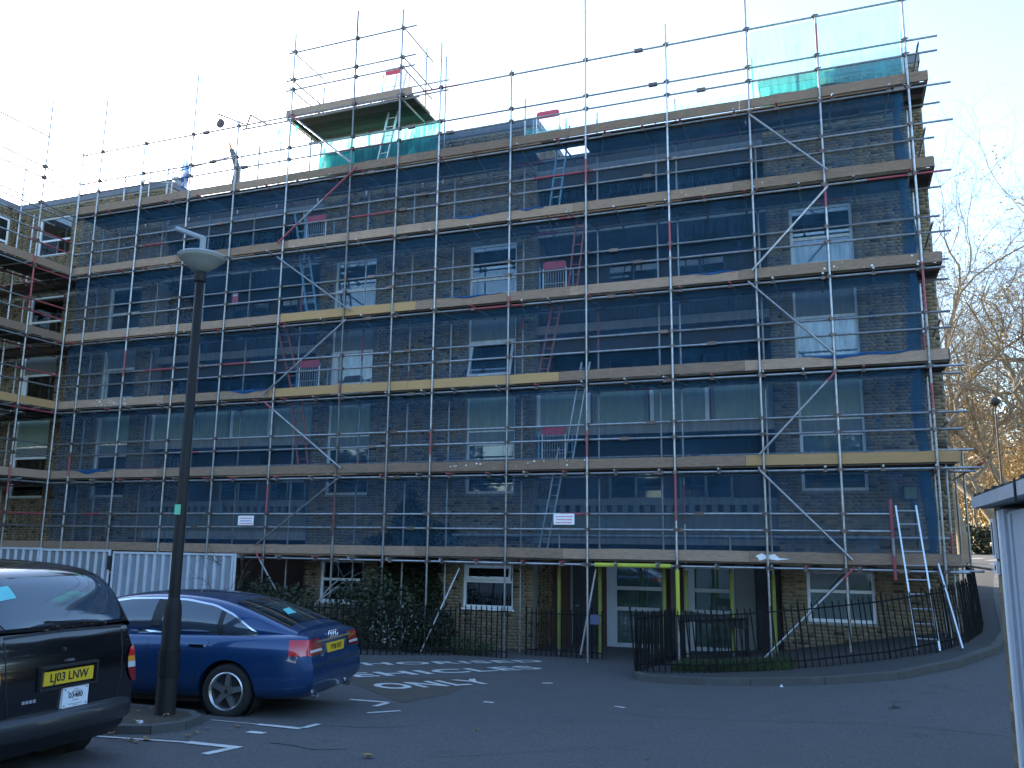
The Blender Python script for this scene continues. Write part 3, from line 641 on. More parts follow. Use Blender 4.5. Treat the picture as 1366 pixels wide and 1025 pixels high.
# yellow foam sleeves on the tubes by the entrance
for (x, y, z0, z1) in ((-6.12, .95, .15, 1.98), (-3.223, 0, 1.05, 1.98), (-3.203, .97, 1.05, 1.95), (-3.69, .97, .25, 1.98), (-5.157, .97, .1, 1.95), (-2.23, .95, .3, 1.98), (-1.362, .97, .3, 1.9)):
    s = MB(); s.tube((x, y, z0), (x, y, z1), .042, n=10); s.build('foam_sleeve', 'foam_shaded' if y > .5 else 'foam', scf)  # inner sleeves darker: shade under the deck put into the colour
s = MB(); s.tube((-5.02, .05, 2.052), (-3.36, .05, 2.052), .046, n=10); s.build('foam_sleeve', 'foam', scf)
pipe('rail_bracket', (-5.45, .4, .1), (-5.12, .5, 1.95), scf); pipe('brace', (-9.0, -.3, .05), (-8.4, .4, 1.9), scf)
q = CPL.build('couplers', 'coupler', scf); q['kind'] = 'stuff'
# gin wheel hanging from its bracket
gw = thing('gin_wheel', 'small dark pulley wheel hanging from a tube bracket above the roof edge', 'pulley', (-16.06, 0, 14.36))
pipe('bracket_arm', (-15.3, .05, 14.16), (-16.2, .0, 14.6), gw, [(0, .2), (.8, 1)])
g = MB(); g.tube((-16.06, .0, 14.52), (-16.06, 0, 14.40), .015); g.build('hook', 'coupler', gw)
g = MB(); g.lathe((-16.06, -.03, 14.27), [(.02, 0), (.12, 0), (.13, .01), (.10, .03), (.13, .05), (.12, .06), (.02, .06)], 16, 'y'); g.box(-16.11, -16.01, -.045, .045, 14.22, 14.40); g.build('wheel', 'coupler', gw)

# ------------------------------------------------------------------ scaffolding of the left wing
sc2 = thing('scaffolding', 'steel tube scaffolding turning towards the viewer along the left wing', 'scaffolding', (-21.15, -3, 0))
CPL = MB(); XW = -21.15
for y, zt in ((-1.3, 15.2), (-3.2, 14.6), (-5.1, 15.0), (-.05, 14.3)): pipe('standard', (XW, y, gzf(XW, y)), (XW, y, zt), sc2, zred(0, zt, (3.6, 4.4), (8.9, 10.4)) if y == -1.3 else [])
for y in (-.9, -2.8, -4.7): pipe('standard', (XW-1.3, y, 0), (XW-1.3, y, 13.5), sc2)
for li, z in enumerate(ZL):
    for x, zz, nm in ((XW-.05, z, 'ledger'), (XW-1.25, z, 'ledger'), (XW-.05, z+.76, 'guard_rail'), (XW-.05, z+1.10, 'guard_rail')):
        pipe(nm, (x, -6, zz), (x, .12+rng.uniform(0, .15), zz), sc2, [(.72, .95)] if rng.random() < .5 else [])
        for y in (-1.3, -3.2): CPL.box(x-.02, x+.1, y-.05, y+.05, zz-.05, zz+.05)
    if li == 5: pipe('guard_rail', (XW-.05, -6, 14.1), (XW-.05, .2, 14.1), sc2)
    if li == 5: pipe('ledger', (XW-.05, -6, z-.16), (XW-.05, .1, z-.16), sc2); continue
    y = -5.8
    while y < -.1: pipe('transom', (XW+.12, y, z+.052), (XW-1.35, y, z+.052), sc2, [(0, .1)] if rng.random() < .3 else [], n=6); y += rng.uniform(.8, 1.2)
    for k in range(5):
        x1 = XW-.085-.232*k; yb = -6.
        for e in (-2.9+rng.uniform(-.6, .6), .03): b = MB(); b.box(x1-.222, x1, yb, e-.006, z+.078, z+.114); b.build('deck_board', 'board_dark', sc2); yb = e
    yb = -6.
    for e in (-3.9, .03): b = MB(); b.box(XW-.072, XW-.036, yb, e-.006, z+.12, z+.342); b.build('toe_board', 'board_fresh' if li == 2 else 'board', sc2); yb = e
q = CPL.build('couplers', 'coupler', sc2); q['kind'] = 'stuff'

# ------------------------------------------------------------------ debris netting
def net(label, x0, x1, z0, z1, y, m='net', amp=.03, ns=.13, sag=None, group='blue debris netting sheets', bottom=None):
    n_ = max(6, int((x1-x0)/ns)); rows = []; ph = rng.uniform(0, 6)
    for j in range(9):
        t = j/8; r_ = []
        for i in range(n_+1):
            x = x0+(x1-x0)*i/n_
            fold = (1-t)**2*.8+.35
            yy = y+amp*fold*(math.sin(x*3.1+ph+t*1.5)+.6*math.sin(x*7.7+ph*2-t*2)+.3*math.sin(x*17+ph))*.5
            zb = z0+(.05*math.sin(x*1.9+ph)+.03*math.sin(x*5.3))*(1-t)
            r_.append((x+.02*math.sin(x*9+j), yy, zb+(z1-zb)*t+.02*math.sin(x*2.2+ph)*t*(1-t)*4))
        rows.append(r_)
    mb = MB(); mb.grid(rows); loc = ((x0+x1)/2, y, z0)
    return solo('debris_netting', mb, m, label, 'netting', group, smooth=True, loc=loc)
NL = ['lowest and second', 'second and third', 'third and fourth', 'fourth and fifth', 'fifth and topmost']
for i in range(5):
    net('long sheet of blue debris netting hung between the %s board walkways' % NL[i], -21.08, 1.78, ZL[i]+.16, ZL[i+1]-.03, .115)
    # gathered right-hand edge
    rows = [[], ]; n_ = 7; zs = np.linspace(ZL[i]+.2, ZL[i+1]-.05, 10); rows = []
    for zz in zs:
        wv = .07+.09*abs(math.sin(zz*1.3+i))*(1-.5*(zz-zs[0])/2); rows.append([(1.70-.10*math.sin(zz*1.1+i*2)**2+wv*math.sin(k*1.9+zz*.7), .13+.03*k/n_+.04*math.sin(k*2.3), zz) for k in range(n_+1)])
    mb = MB(); mb.grid(rows); solo('debris_netting', mb, 'net', 'bunched blue netting edge at the right end between the %s walkways' % NL[i], 'netting', 'gathered netting edges', smooth=True, loc=(1.66, .13, float(zs[0])))
net('pale cyan netting stretched under the top rail at the right-hand end of the roof', -1.35, 1.82, 12.42, 14.06, .10, 'net_sky')
net('green netting laid over the right-hand brick parapet', -1.2, .12, 12.35, 13.28, 1.30, 'net_green', .05)
net('blue netting over the right-hand brick parapet beside the end tube', .14, 2.0, 12.40, 13.45, 1.33, 'net', .05)
net('blue netting along the middle brick parapet under the roof platform', -13.4, -7.0, 12.40, 13.5, 1.32, 'net', .05)
net('green netting corner at the left end of the middle parapet', -13.5, -12.3, 12.5, 13.35, 1.20, 'net_green', .05)
net('thin netting on the roof edge left of the right-hand parapet', -6.8, -1.4, 12.35, 12.62, .2, 'net_sky', .05)
mb = MB(); rows = []
for j in range(7):
    t = j/6; rows.append([(-13.6+3.9*i/30, 1.43-.10*t+.05*math.sin(i*.9+t*3), 13.98-.95*t-.18*math.sin(i/30*math.pi)*t+.04*math.sin(i*1.7)) for i in range(31)])
mb.grid(rows); solo('debris_netting', mb, 'net_green', 'green netting sagging below the raised roof platform', 'netting', smooth=True, loc=(-11.6, 1.5, 13.5))
mb = MB(); rows = [[(-15.2+1.6*i/14, .3, 13.95-.12*j-.05*math.sin(i*.8)*j) for i in range(15)] for j in range(4)]
mb.grid(rows); solo('debris_netting', mb, 'net_green', 'scrap of green netting left of the raised roof platform', 'netting', smooth=True, loc=(-14.4, .3, 13.6))
mb = MB(); rows = [[(-17.2+(.09+.05*math.sin(zz*5))*math.cos(k*.7)+.02*math.sin(k*3+zz*4), .02+(.08)*math.sin(k*.7), zz) for k in range(10)] for zz in np.linspace(12.45, 13.4, 9)]
mb.grid(rows); solo('debris_netting', mb, 'net_dense', 'bright blue netting bundled round an upright at the left roof edge', 'netting', smooth=True, loc=(-17.2, 0, 12.45))

def drape(label, x0, x1, z, depth):
    n_ = 26; rows = []
    for j in range(6):
        t = j/5; r_ = []
        for i in range(n_+1):
            u = i/n_; d = depth*(math.sin(math.pi*u)**.8)*(.8+.2*math.sin(u*9+x0)); r_.append((x0+(x1-x0)*u, .026-.012*math.sin(t*3)-.008*math.sin(u*21+t*4), z+.352-d*t+.01*math.sin(u*13)))
        rows.append(r_)
    mb = MB(); mb.grid(rows); solo('netting_fold', mb, 'net_dense', label, 'netting', 'folds of netting drooping over the boards', smooth=True, loc=((x0+x1)/2, .026, z+.34))
drape('fold of blue netting drooping over the second walkway board at the far left', -20.3, -18.9, ZL[1], .13)
drape('fold of blue netting drooping over the third walkway board at the far right', -.6, 1.6, ZL[2], .10)
drape('fold of blue netting drooping over the third walkway board left of the fresh board', -15.2, -13.8, ZL[2], .09)
drape('fold of blue netting over the fourth walkway board left of the gate', -8.9, -7.2, ZL[3], .06)
drape('fold of blue netting over the fourth walkway board right of the gate', -2.9, -1.6, ZL[3], .06)
drape('fold of blue netting over the fifth walkway board left of the corner ladder', -8.9, -7.3, ZL[4], .06)
drape('fold of blue netting over the fifth walkway board right of the corner ladder', -6.9, -6.2, ZL[4], .07)
for (li, x0, x1, n_) in ((2, -19.9, -18.6, 26), (4, -3, -1, 8), (1, -9, -5, 14), (3, 0, 2, 8)):
    s = MB()
    for k in range(n_):
        x, zz, r_ = rng.uniform(x0, x1), ZL[li]+rng.uniform(.15, .32), rng.uniform(.008, .028); s.add([(x+r_*math.cos(a)*rng.uniform(.6, 1.2), .0352, zz+r_*.8*math.sin(a)) for a in np.arange(0, 6.28, .9)], [tuple(range(7))])
    q = s.build('mortar_splashes', 'upvc', scf); q['kind'] = 'stuff'
# ------------------------------------------------------------------ ladders, gates, signs on the scaffold
def ladder(label, p, q, wid, m, group=None, rung=.25, across=(1, 0, 0)):
    p, q = Vector(p), Vector(q); t = thing('ladder', label, 'ladder', p, group=group); a = Vector(across)*wid/2
    for s in (-1, 1): b = MB(); b.beam(p+a*s, q+a*s, .03, .06, up=(0, 1, 0)); b.build('stile', m, t)
    L = (q-p).length; k = 0; d = (q-p)/L; x = .2
    while x < L-.1: b = MB(); b.tube(p+d*x-a, p+d*x+a, .014, n=6); b.build('rung', 'alu' if m != 'ladder_red' else m, t); x += rung
    return t
G_ = 'ladders between the walkways'
ladder('light blue ladder at the top right, rising to the roof walkway beside the brick corner', (-6.23, .66, 10.24), (-5.88, .60, 12.75), .24, 'ladder_blue', G_)
ladder('red ladder right of centre, leaning between the fourth and fifth walkways', (-5.75, .66, 8.19), (-5.42, .60, 10.7), .22, 'ladder_red', G_)
ladder('red ladder right of centre, leaning between the third and fourth walkways', (-6.50, .66, 6.17), (-5.98, .60, 8.7), .22, 'ladder_red', G_)
ladder('pale ladder right of centre, leaning between the second and third walkways', (-5.85, .66, 4.15), (-5.36, .60, 6.7), .2, 'alu', G_)
ladder('pale ladder right of centre, standing on the lowest walkway behind the white sign', (-6.45, .66, 2.17), (-5.92, .60, 4.7), .2, 'alu', G_)
ladder('light blue ladder at the left, between the fifth and topmost walkways', (-13.36, .66, 10.24), (-13.62, .60, 11.5), .3, 'ladder_blue', G_)
ladder('light blue ladder at the left, between the fourth and fifth walkways', (-12.98, .66, 8.19), (-13.42, .60, 10.5), .3, 'ladder_blue', G_)
ladder('red ladder at the left, between the third and fourth walkways', (-13.32, .66, 6.17), (-13.95, .60, 8.2), .28, 'ladder_red', G_)
ladder('red ladder at the left, between the second and third walkways', (-13.02, .66, 4.15), (-13.4, .60, 6.6), .3, 'ladder_red', G_)
ladder('short pale ladder from the roof walkway up to the raised platform', (-11.2, .7, 12.2), (-10.55, .6, 15.1), .28, 'alu', G_)
lz = gzf(1.45, -.75)
ladder('long aluminium ladder leaning on the lowest walkway inside the curved railing', (1.40, -.85, lz+.14), (1.24, -.06, 3.30), .36, 'alu', None, .27)
g = MB(); g.beam((1.95, -.75, gzf(1.9, -.7)+.14), (1.72, -.1, 2.2), .03, .06); solo('pole', g, 'alu', 'single aluminium pole leaning behind the railing right of the long ladder', 'pole', loc=(1.95, -.75, .6))
def gate(label, x0, x1, z, y=.5, m='gate_red'):
    t = thing('ladder_gate', label, 'safety gate', (x0, y, z), group='red topped ladder gates')
    b = MB(); [b.tube((x, y, z), (x, y, z+.78), .018, n=6) for x in (x0, x1)]; b.tube((x0, y, z+.40), (x1, y, z+.40), .014, n=6); b.tube((x0, y, z+.03), (x1, y, z+.03), .014, n=6); b.build('frame', 'alu', t)
    b = MB(); pts = []; r = .07
    for cx, cz, a0 in ((x1-r, z+.95-r, 0), (x0+r, z+.95-r, 90), (x0+r, z+.76+r*.6, 180), (x1-r, z+.76+r*.6, 270)):
        for k in range(4): an = R(a0+k*30); pts.append((cx+r*math.cos(an), y-.012, cz+r*(1 if a0 < 180 else .6)*math.sin(an)))
    b.prism(pts, (0, .02, 0)); b.build('top_panel', m, t)
    n_ = 9
    for k in range(1, n_):
        b = MB(); x = x0+(x1-x0)*k/n_; b.tube((x, y, z+.04), (x, y, z+.76), .005, n=4); b.build('bar', 'alu', t)
    b = MB(); b.box(x0, x1, y-.01, y+.01, z-.05, z+.03); b.build('kick_plate', m, t)
    b = MB(); b.tube((x1+.10, y+.25, z), (x1+.10, y+.25, z+.8), .02, n=6); b.tube((x0-.10, y+.05, z), (x0-.10, y+.05, z+.85), .02, n=6); b.build('hinge_post', 'ladder_blue', t)
gate('red topped gate by the ladder on the second walkway right of centre', -6.40, -5.84, ZL[1]+.2)
gate('red topped gate by the ladder on the fourth walkway right of centre', -6.40, -5.82, ZL[3]+.2)
gate('red topped gate by the red ladder on the third walkway at the left', -13.24, -12.62, ZL[2]+.2)
gate('red topped gate on the fifth walkway at the left', -13.26, -12.66, ZL[4]+.2)
gate('red topped gate on the roof walkway beside the ladder head', -6.6, -6.0, ZL[5]+.2)
gate('red topped gate on the raised roof platform', -11.0, -10.5, 14.3)
def board_sign(label, x0, x1, z0, z1, y):
    t = thing('safety_sign', label, 'sign', ((x0+x1)/2, y, z0), group='white safety signs on the lowest rail')
    b = MB(); b.box(x0, x1, y-.006, y+.004, z0, z1); b.build('plate', 'sign_white', t)
    for r_ in range(3):   # three printed lines, too small to read from here
        zz = z1-.05-(z1-z0-.04)*r_/3; x = x0+.05+.02*(r_ % 2)
        while x < x1-.07:
            wd = rng.uniform(.02, .05); b = MB(); b.box(x, min(x1-.04, x+wd), y-.0075, y-.0062, zz-.028, zz); b.build('lettering', 'sign_blue' if r_ == 1 and x0 < -10 else 'sign_ink', t); x += wd+.014
board_sign('white sign with red lettering tied to the lowest rail left of the red brace', -14.46, -13.98, 2.86, 3.10, -.035)
board_sign('white sign with pink lettering tied to the lowest rail in front of a ladder', -5.94, -5.46, 2.91, 3.15, -.035)
b = MB(); b.box(-15.32, -15.12, .15, .155, 8.86, 9.18); t = solo('safety_sign', b, 'gate_red', 'small red sign hanging on the fourth walkway at the left', 'sign', loc=(-15.2, .15, 8.86))
b = MB(); b.box(-15.30, -15.14, .1485, .1495, 9.08, 9.16); b.build('label_strip', 'sign_white', t)
# bent flue on the roof behind the top walkway
t = thing('flue_pipe', 'bent dark flue pipe standing on the roof edge with an orange tip', 'flue', (-17.2, 2.2, 12.1))
b = MB(); P = [(-17.2, 2.2, 12.1), (-17.22, 2.2, 13.5), (-17.15, 2.2, 13.95), (-17.34, 2.2, 14.45), (-17.45, 2.2, 14.68)]
for i in range(4): b.tube(P[i], P[i+1], .13-.012*i, .13-.012*(i+1), n=10)
b.build('pipe', 'pipe_dark', t); b = MB(); b.tube((-17.46, 2.2, 14.70), (-17.55, 2.2, 14.92), .035); b.build('tip', 'orange', t)
for (x, y, z, h) in ((-19.3, 2.0, 13.6, .32), (-20.7, 2.2, 13.6, .3)):
    b = MB(); b.lathe((x, y, z), [(.11, 0), (.11, h*.7), (.17, h*.7), (.17, h*.9), (.08, h), (.0, h)], 12); solo('roof_vent', b, 'lamp_grey', 'small grey capped vent on the left parapet', 'roof vent', 'roof vents', loc=(x, y, z))
# ------------------------------------------------------------------ pavement and kerb at the right, road paint
KP = [(-3.66, -2.35), (-3.50, -2.74), (-3.1, -2.95), (-1.5, -3.18), (-.34, -3.22), (.78, -2.86), (1.76, -1.85), (2.55, -.50), (3.02, 1.24), (3.4, 4.2), (3.9, 8), (4.8, 14), (6.2, 22)]
def resample(pts, step):
    out = [Vector((*pts[0], 0))]; 
    for a, b in zip(pts[:-1], pts[1:]):
        a, b = Vector((*a, 0)), Vector((*b, 0)); n_ = max(1, round((b-a).length/step)); out += [a.lerp(b, (i+1)/n_) for i in range(n_)]
    return out
kp = resample(KP, .9)
kerb = MB(); kerb = thing('kerb', None, None, (0, -2.5, 0), kind='structure')
def offs(P, i, d):
    a = P[max(0, i-1)]; b = P[min(len(P)-1, i+1)]; t = (b-a).normalized(); return P[i]+Vector((-t.y, t.x, 0))*d
for i in range(len(kp)-1):
    a, b = kp[i], kp[i+1]; ai, bi = offs(kp, i, .14), offs(kp, i+1, .14); g = .004
    a2, b2, ai2, bi2 = a.lerp(b, g), b.lerp(a, g), ai.lerp(bi, g), bi.lerp(ai, g); m = MB()
    zt = [gzf(q.x, q.y)+.115 for q in (a2, b2)]
    m.add([(a2.x, a2.y, zt[0]-.3), (b2.x, b2.y, zt[1]-.3), (bi2.x, bi2.y, zt[1]-.3), (ai2.x, ai2.y, zt[0]-.3), (a2.x, a2.y, zt[0]), (b2.x, b2.y, zt[1]), (bi2.x, bi2.y, zt[1]), (ai2.x, ai2.y, zt[0])],
          [(0,3,2,1),(4,5,6,7),(0,1,5,4),(1,2,6,5),(2,3,7,6),(3,0,4,7)]); m.build('kerb_stone', 'kerb', kerb)
rows = []
for i, q in enumerate(kp):
    e = offs(kp, i, .142); tgt = Vector((min(max(q.x, -3.45), 2.3), YF+.02 if q.y < 0 else q.y+.1, 0))
    if q.x > 2.0: tgt = Vector((2.3, max(YF, q.y+.4), 0))
    r_ = []
    for k in range(9):
        p = e.lerp(tgt, k/8); r_.append((p.x, p.y, gzf(p.x, p.y)+.11+.004*(k > 0)))
    rows.append(r_)
mb = MB(); mb.grid([list(c) for c in zip(*rows)]); pv = mb.build('pavement', 'pavement'); tag(pv, kind='structure')
mb = MB(); mb.grid([[(x, y, gzf(x, y)+.085+.12*min(1, 1.4*(1-abs(x+1.8)/1.5))*min(1, 1.6*(1-abs(y+.95)/1.25))) for x in np.linspace(-3.3, -.3, 16)] for y in np.linspace(-2.15, .3, 10)]); e_ = mb.build('flower_bed', 'earth'); tag(e_, kind='structure')

def blades(name, n_, fx, fy, zoff, h, m, wd=.006):
    xs, ys = fx(n_), fy(n_); V = np.zeros((n_, 4, 3)); an = rng.uniform(0, 6.28, n_); hh = rng.uniform(.4, 1, n_)*h; z = gz(xs, ys)+zoff
    lx, ly = rng.normal(0, .35, n_)*hh, rng.normal(0, .35, n_)*hh
    V[:, 0] = np.stack([xs-np.cos(an)*wd, ys-np.sin(an)*wd, z], 1); V[:, 1] = np.stack([xs+np.cos(an)*wd, ys+np.sin(an)*wd, z], 1)
    V[:, 2] = np.stack([xs+lx+np.cos(an)*wd*.3, ys+ly, z+hh], 1); V[:, 3] = np.stack([xs+lx-np.cos(an)*wd*.3, ys+ly, z+hh], 1)
    o = np_mesh(name, V.reshape(-1, 3), np.arange(n_*4).reshape(-1, 4), m); return tag(o, kind='stuff')
gr = blades('grass', 5000, lambda n: rng.uniform(-3.0, -.9, n), lambda n: rng.uniform(-2.1, -.9, n), .13, .16, 'grass'); gr['label'] = 'rough green grass behind the front railing'; gr['category'] = 'grass'

def painted_word(word, end, d, length, h):
    c = bpy.data.curves.new('w', 'FONT'); c.body = word; c.size = 1; c.align_x = 'LEFT'; c.resolution_u = 4; c.space_character = 1.12; c.offset = .028
    o = bpy.data.objects.new('w', c); COL.objects.link(o); dg = bpy.context.evaluated_depsgraph_get(); me = bpy.data.meshes.new_from_object(o.evaluated_get(dg)); bpy.data.objects.remove(o)
    X = [v.co.x for v in me.vertices]; Y = [v.co.y for v in me.vertices]; x0, x1, y0, y1 = min(X), max(X), min(Y), max(Y); d = Vector((*d, 0)).normalized(); u = Vector((-d.y, d.x, 0))
    for v in me.vertices:
        p = Vector((*end, 0))+d*((v.co.x-x1)/(x1-x0)*length)+u*((v.co.y-y0)/(y1-y0)*h); v.co = (p.x, p.y, gzf(p.x, p.y)+.009)
    me.materials.clear(); me.materials.append(MATS['road_paint']); me.name = 'painted_lettering'; ob = link('painted_lettering', me, road); return ob
painted_word('ONLY', (-5.42, -4.60), (.57, .82), 2.05, .74)
painted_word('VEHICLES', (-5.50, -1.88), (.57, .82), 4.75, .64)
painted_word('AUTHORISED', (-5.93, -.53), (.69, .72), 5.9, .52)
def strip(a, b, wd, name='painted_line'):
    a, b = Vector((*a, 0)), Vector((*b, 0)); t = (b-a).normalized(); nrm = Vector((-t.y, t.x, 0))*wd/2
    ground_patch(name, [(a-nrm)[:2], (b-nrm)[:2], (b+nrm)[:2], (a+nrm)[:2]], 'road_paint', road, .008)
strip((-6.31, -11.00), (-5.68, -10.98), .11); strip((-5.73, -11.04), (-5.77, -11.39), .10)
strip((-6.37, -9.78), (-5.78, -9.78), .10); strip((-5.78, -9.725), (-5.78, -9.42), .08)
strip((-6.51, -7.50), (-5.91, -7.47), .10); strip((-5.91, -7.53), (-5.91, -7.89), .09); strip((-5.71, -8.42), (-5.44, -8.04), .08)
strip((-6.16, -10.22), (-5.95, -10.21), .11, 'painted_mark')
strip((-4.82, -6.71), (-4.67, -6.71), .11, 'painted_mark'); strip((-4.82, -4.12), (-4.66, -4.03), .12, 'painted_mark'); strip((-3.07, -6.15), (-2.90, -6.23), .07, 'painted_mark')
for k, (x, y) in enumerate(((5.6, 20), (6.2, 23), (7.2, 27), (7.7, 32), (8.8, 37), (9.6, 43), (6.9, 34))):
    strip((x-.7, y), (x+.5, y+1.9), .35, 'painted_mark')
strip((-7.7, -11.26), (-6.32, -11.01), .05); strip((-7.0, -9.80), (-6.38, -9.78), .03)
def crack(pts, wd):
    P = [Vector((*q, 0)) for q in pts]; rows = [[], []]
    for a, b in zip(P[:-1], P[1:]):
        for k in range(6):
            p = a.lerp(b, k/6)+Vector((rng.uniform(-.03, .03), rng.uniform(-.03, .03), 0)); w_ = wd*rng.uniform(.3, 1)
            rows[0].append((p.x, p.y-w_, gzf(p.x, p.y)+.006)); rows[1].append((p.x, p.y+w_, gzf(p.x, p.y)+.006))
    mb = MB(); mb.grid(rows); mb.build('crack', 'felt', road)
crack([(-5.9, -9.6), (-5.2, -9.3), (-4.6, -8.9)], .012); crack([(-5.6, -10.6), (-5.0, -10.7), (-4.7, -10.5)], .014); crack([(-4.4, -6.3), (-2.4, -6.9), (.4, -6.7), (2.6, -7.4)], .008); crack([(-3.8, -10.5), (-2.2, -9.0), (-1.6, -7.2)], .007)
ground_patch('tarmac_patch', [(-8.0, -5.4), (-5.75, -7.4), (-5.6, -6.1), (-6.0, -4.0)], 'asphalt_old', road, .004)

# ------------------------------------------------------------------ kerbed tree pit round the lamp post
isl = thing('lamp_island', None, None, (-8, -9.9, .35), kind='structure')
IP = [(-9.6, -11.05), (-8.2, -11.05), (-7.3, -11.0), (-6.95, -10.82), (-6.83, -10.42), (-6.95, -10.02), (-7.3, -9.74), (-8, -9.70), (-9.6, -9.70)]
ip = resample(IP, .55)
for i in range(len(ip)-1):
    a, b = ip[i], ip[i+1]; ai, bi = offs(ip, i, .11), offs(ip, i+1, .11); g = .012
    a2, b2, ai2, bi2 = a.lerp(b, g), b.lerp(a, g), ai.lerp(bi, g), bi.lerp(ai, g); zt = [gzf(q.x, q.y)+.085 for q in (a2, b2)]; m = MB()
    m.add([(a2.x, a2.y, zt[0]-.2), (b2.x, b2.y, zt[1]-.2), (bi2.x, bi2.y, zt[1]-.2), (ai2.x, ai2.y, zt[0]-.2), (a2.x, a2.y, zt[0]), (b2.x, b2.y, zt[1]), (bi2.x, bi2.y, zt[1]), (ai2.x, ai2.y, zt[0])],
          [(0,3,2,1),(4,5,6,7),(0,1,5,4),(1,2,6,5),(2,3,7,6),(3,0,4,7)]); m.build('kerb_stone', 'kerb', isl)
inn = [offs(ip, i, .105) for i in range(len(ip))]; m = MB(); m.add([(q.x, q.y, gzf(q.x, q.y)+.075) for q in inn], [tuple(range(len(inn)))]); m.build('earth_bed', 'earth', isl)

def leaf(label, x, y, s, group='fallen leaves on the tarmac', z=None):
    m = MB(); a = rng.uniform(0, 6.28); z = (gzf(x, y)+.012) if z is None else z; P = [(0, -.5), (.28, -.25), (.5, .05), (.22, .15), (.1, .55), (-.15, .2), (-.48, .12), (-.25, -.22)]; V = [(0, 0, .05*s)]
    for k, (u, v) in enumerate(P): V.append((s*(u*math.cos(a)-v*math.sin(a)), s*(u*math.sin(a)+v*math.cos(a)), s*(.22*rng.random()+.02)))
    m.add([(x+p[0], y+p[1], z+p[2]) for p in V], [(0, i, i % 8+1) for i in range(1, 9)])
    return solo('fallen_leaf', m, 'leaf_fallen', label, 'leaf', group, loc=(x, y, z))
LB = 'brown curled leaf lying on the open tarmac'
for (x, y, s, lb) in ((.58, -5.45, .18, 'large brown leaf on the tarmac in front of the right-hand railing'), (-4.34, -10.8, .14, 'brown leaf on the tarmac near the bottom edge, below the painted word'), (-3.2, -8.6, .06, LB), (-4.0, -8.9, .07, LB), (-1.9, -9.6, .07, LB), (-.9, -11.2, .08, LB), (-2.3, -11.4, .09, LB), (-3.0, -7.4, .05, LB)): leaf(lb, x, y, s)
for k in range(26):
    x, y = (rng.uniform(-8.6, -7.1), rng.uniform(-10.8, -9.9)) if k < 14 else ((rng.uniform(-7.3, -6.6), rng.uniform(-11.3, -11.0)) if rng.random() < .5 else (rng.uniform(-6.8, -6.4), rng.uniform(-10.8, -9.9)))
    leaf('small dry leaf caught around the lamp post island', x, y, rng.uniform(.05, .11), 'dry leaves round the lamp island', gzf(x, y)+(.09 if k < 14 else .012))
m = MB(); m.box(-7.26, -7.20, -10.72, -10.67, gzf(-7.2, -10.7)+.076, gzf(-7.2, -10.7)+.10); solo('litter', m, 'sign_white', 'scrap of white paper on the lamp post island kerb', 'litter', loc=(-7.92, -10.57, .47))
m = MB(); x, y = -1.0, -3.35; z = gzf(x, y); m.add([(x-.03, y, z), (x+.03, y-.01, z), (x+.02, y+.03, z), (x, y, z+.05)], [(0,1,3),(1,2,3),(2,0,3)]); solo('litter', m, 'sign_white', 'small white scrap standing by the right-hand kerb', 'litter', loc=(x, y, z))

# ------------------------------------------------------------------ iron railings
PK = {}
def picket_mesh(h):
    if h not in PK: m = MB(); m.box(-.011, .011, -.011, .011, 0, h-.05); m.add([(-.013, -.013, h-.05), (.013, -.013, h-.05), (.013, .013, h-.05), (-.013, .013, h-.05), (0, 0, h)], [(0,1,4),(1,2,4),(2,3,4),(3,0,4)]); PK[h] = m.mesh('picket', 'iron')
    return PK[h]
def railing(label, pts, h=1.15, step=.13, zoff=0., group='black iron railings', lean=0.):
    P = resample(pts, step); t = thing('iron_railing', label, 'railing', (P[0].x, P[0].y, gzf(P[0].x, P[0].y)+zoff), group=group)
    zz = [gzf(q.x, q.y)+zoff for q in P]
    for q, z in zip(P, zz): o = link('picket', picket_mesh(h), t, Vector((q.x, q.y, z))-ORG[t]); o.rotation_euler = (0, lean+rng.uniform(-.015, .015), 0)
    seg = max(1, int(1.6/step)); 
    for i in range(0, len(P)-1, seg):
        j = min(len(P)-1, i+seg); 
        for rh in (.13, h-.13):
            b = MB(); b.beam((P[i].x+math.sin(lean)*rh, P[i].y, zz[i]+rh), (P[j].x+math.sin(lean)*rh, P[j].y, zz[j]+rh), .04, .022); b.build('rail', 'iron', t)
        b = MB(); b.tube((P[i].x, P[i].y-.001, zz[i]-.05), (P[i].x+math.sin(lean)*h, P[i].y, zz[i]+h+.03), .02, n=6); b.build('post', 'iron', t)
    return t
railing('black iron railing curving round the front of the right-hand brick corner', [(-3.63, -2.26), (-2.96, -2.3), (-1.13, -1.95), (.25, -1.62), (1.52, -.92), (2.13, .10), (2.55, 1.3), (2.74, 2.5), (2.8, 4.2)], 1.12, .115, .11, lean=-.09)
railing('black iron railing running back from the front corner beside the entrance path', [(-3.63, -2.20), (-3.50, -1.0), (-3.36, .35)], 1.1, .10, .08)
railing('low black iron railing behind the grass patch, below a sloping handrail', [(-3.30, .40), (-1.9, .75)], .92, .12, .10)
railing('black iron railing at the left in front of the dark shrubs', [(-14.5, -2.1), (-11.6, -1.75), (-9.65, -1.30), (-8.5, -.45), (-8.2, -.22)], 1.1, .14)
railing('black iron railing before the open ground floor window', [(-8.1, -.20), (-7.45, -.18), (-6.98, -.15)], 1.12, .13)
railing('black iron railing at the dark doorway left of the yellow sleeves', [(-6.80, .62), (-6.2, .62), (-5.02, .62)], 1.06, .12)
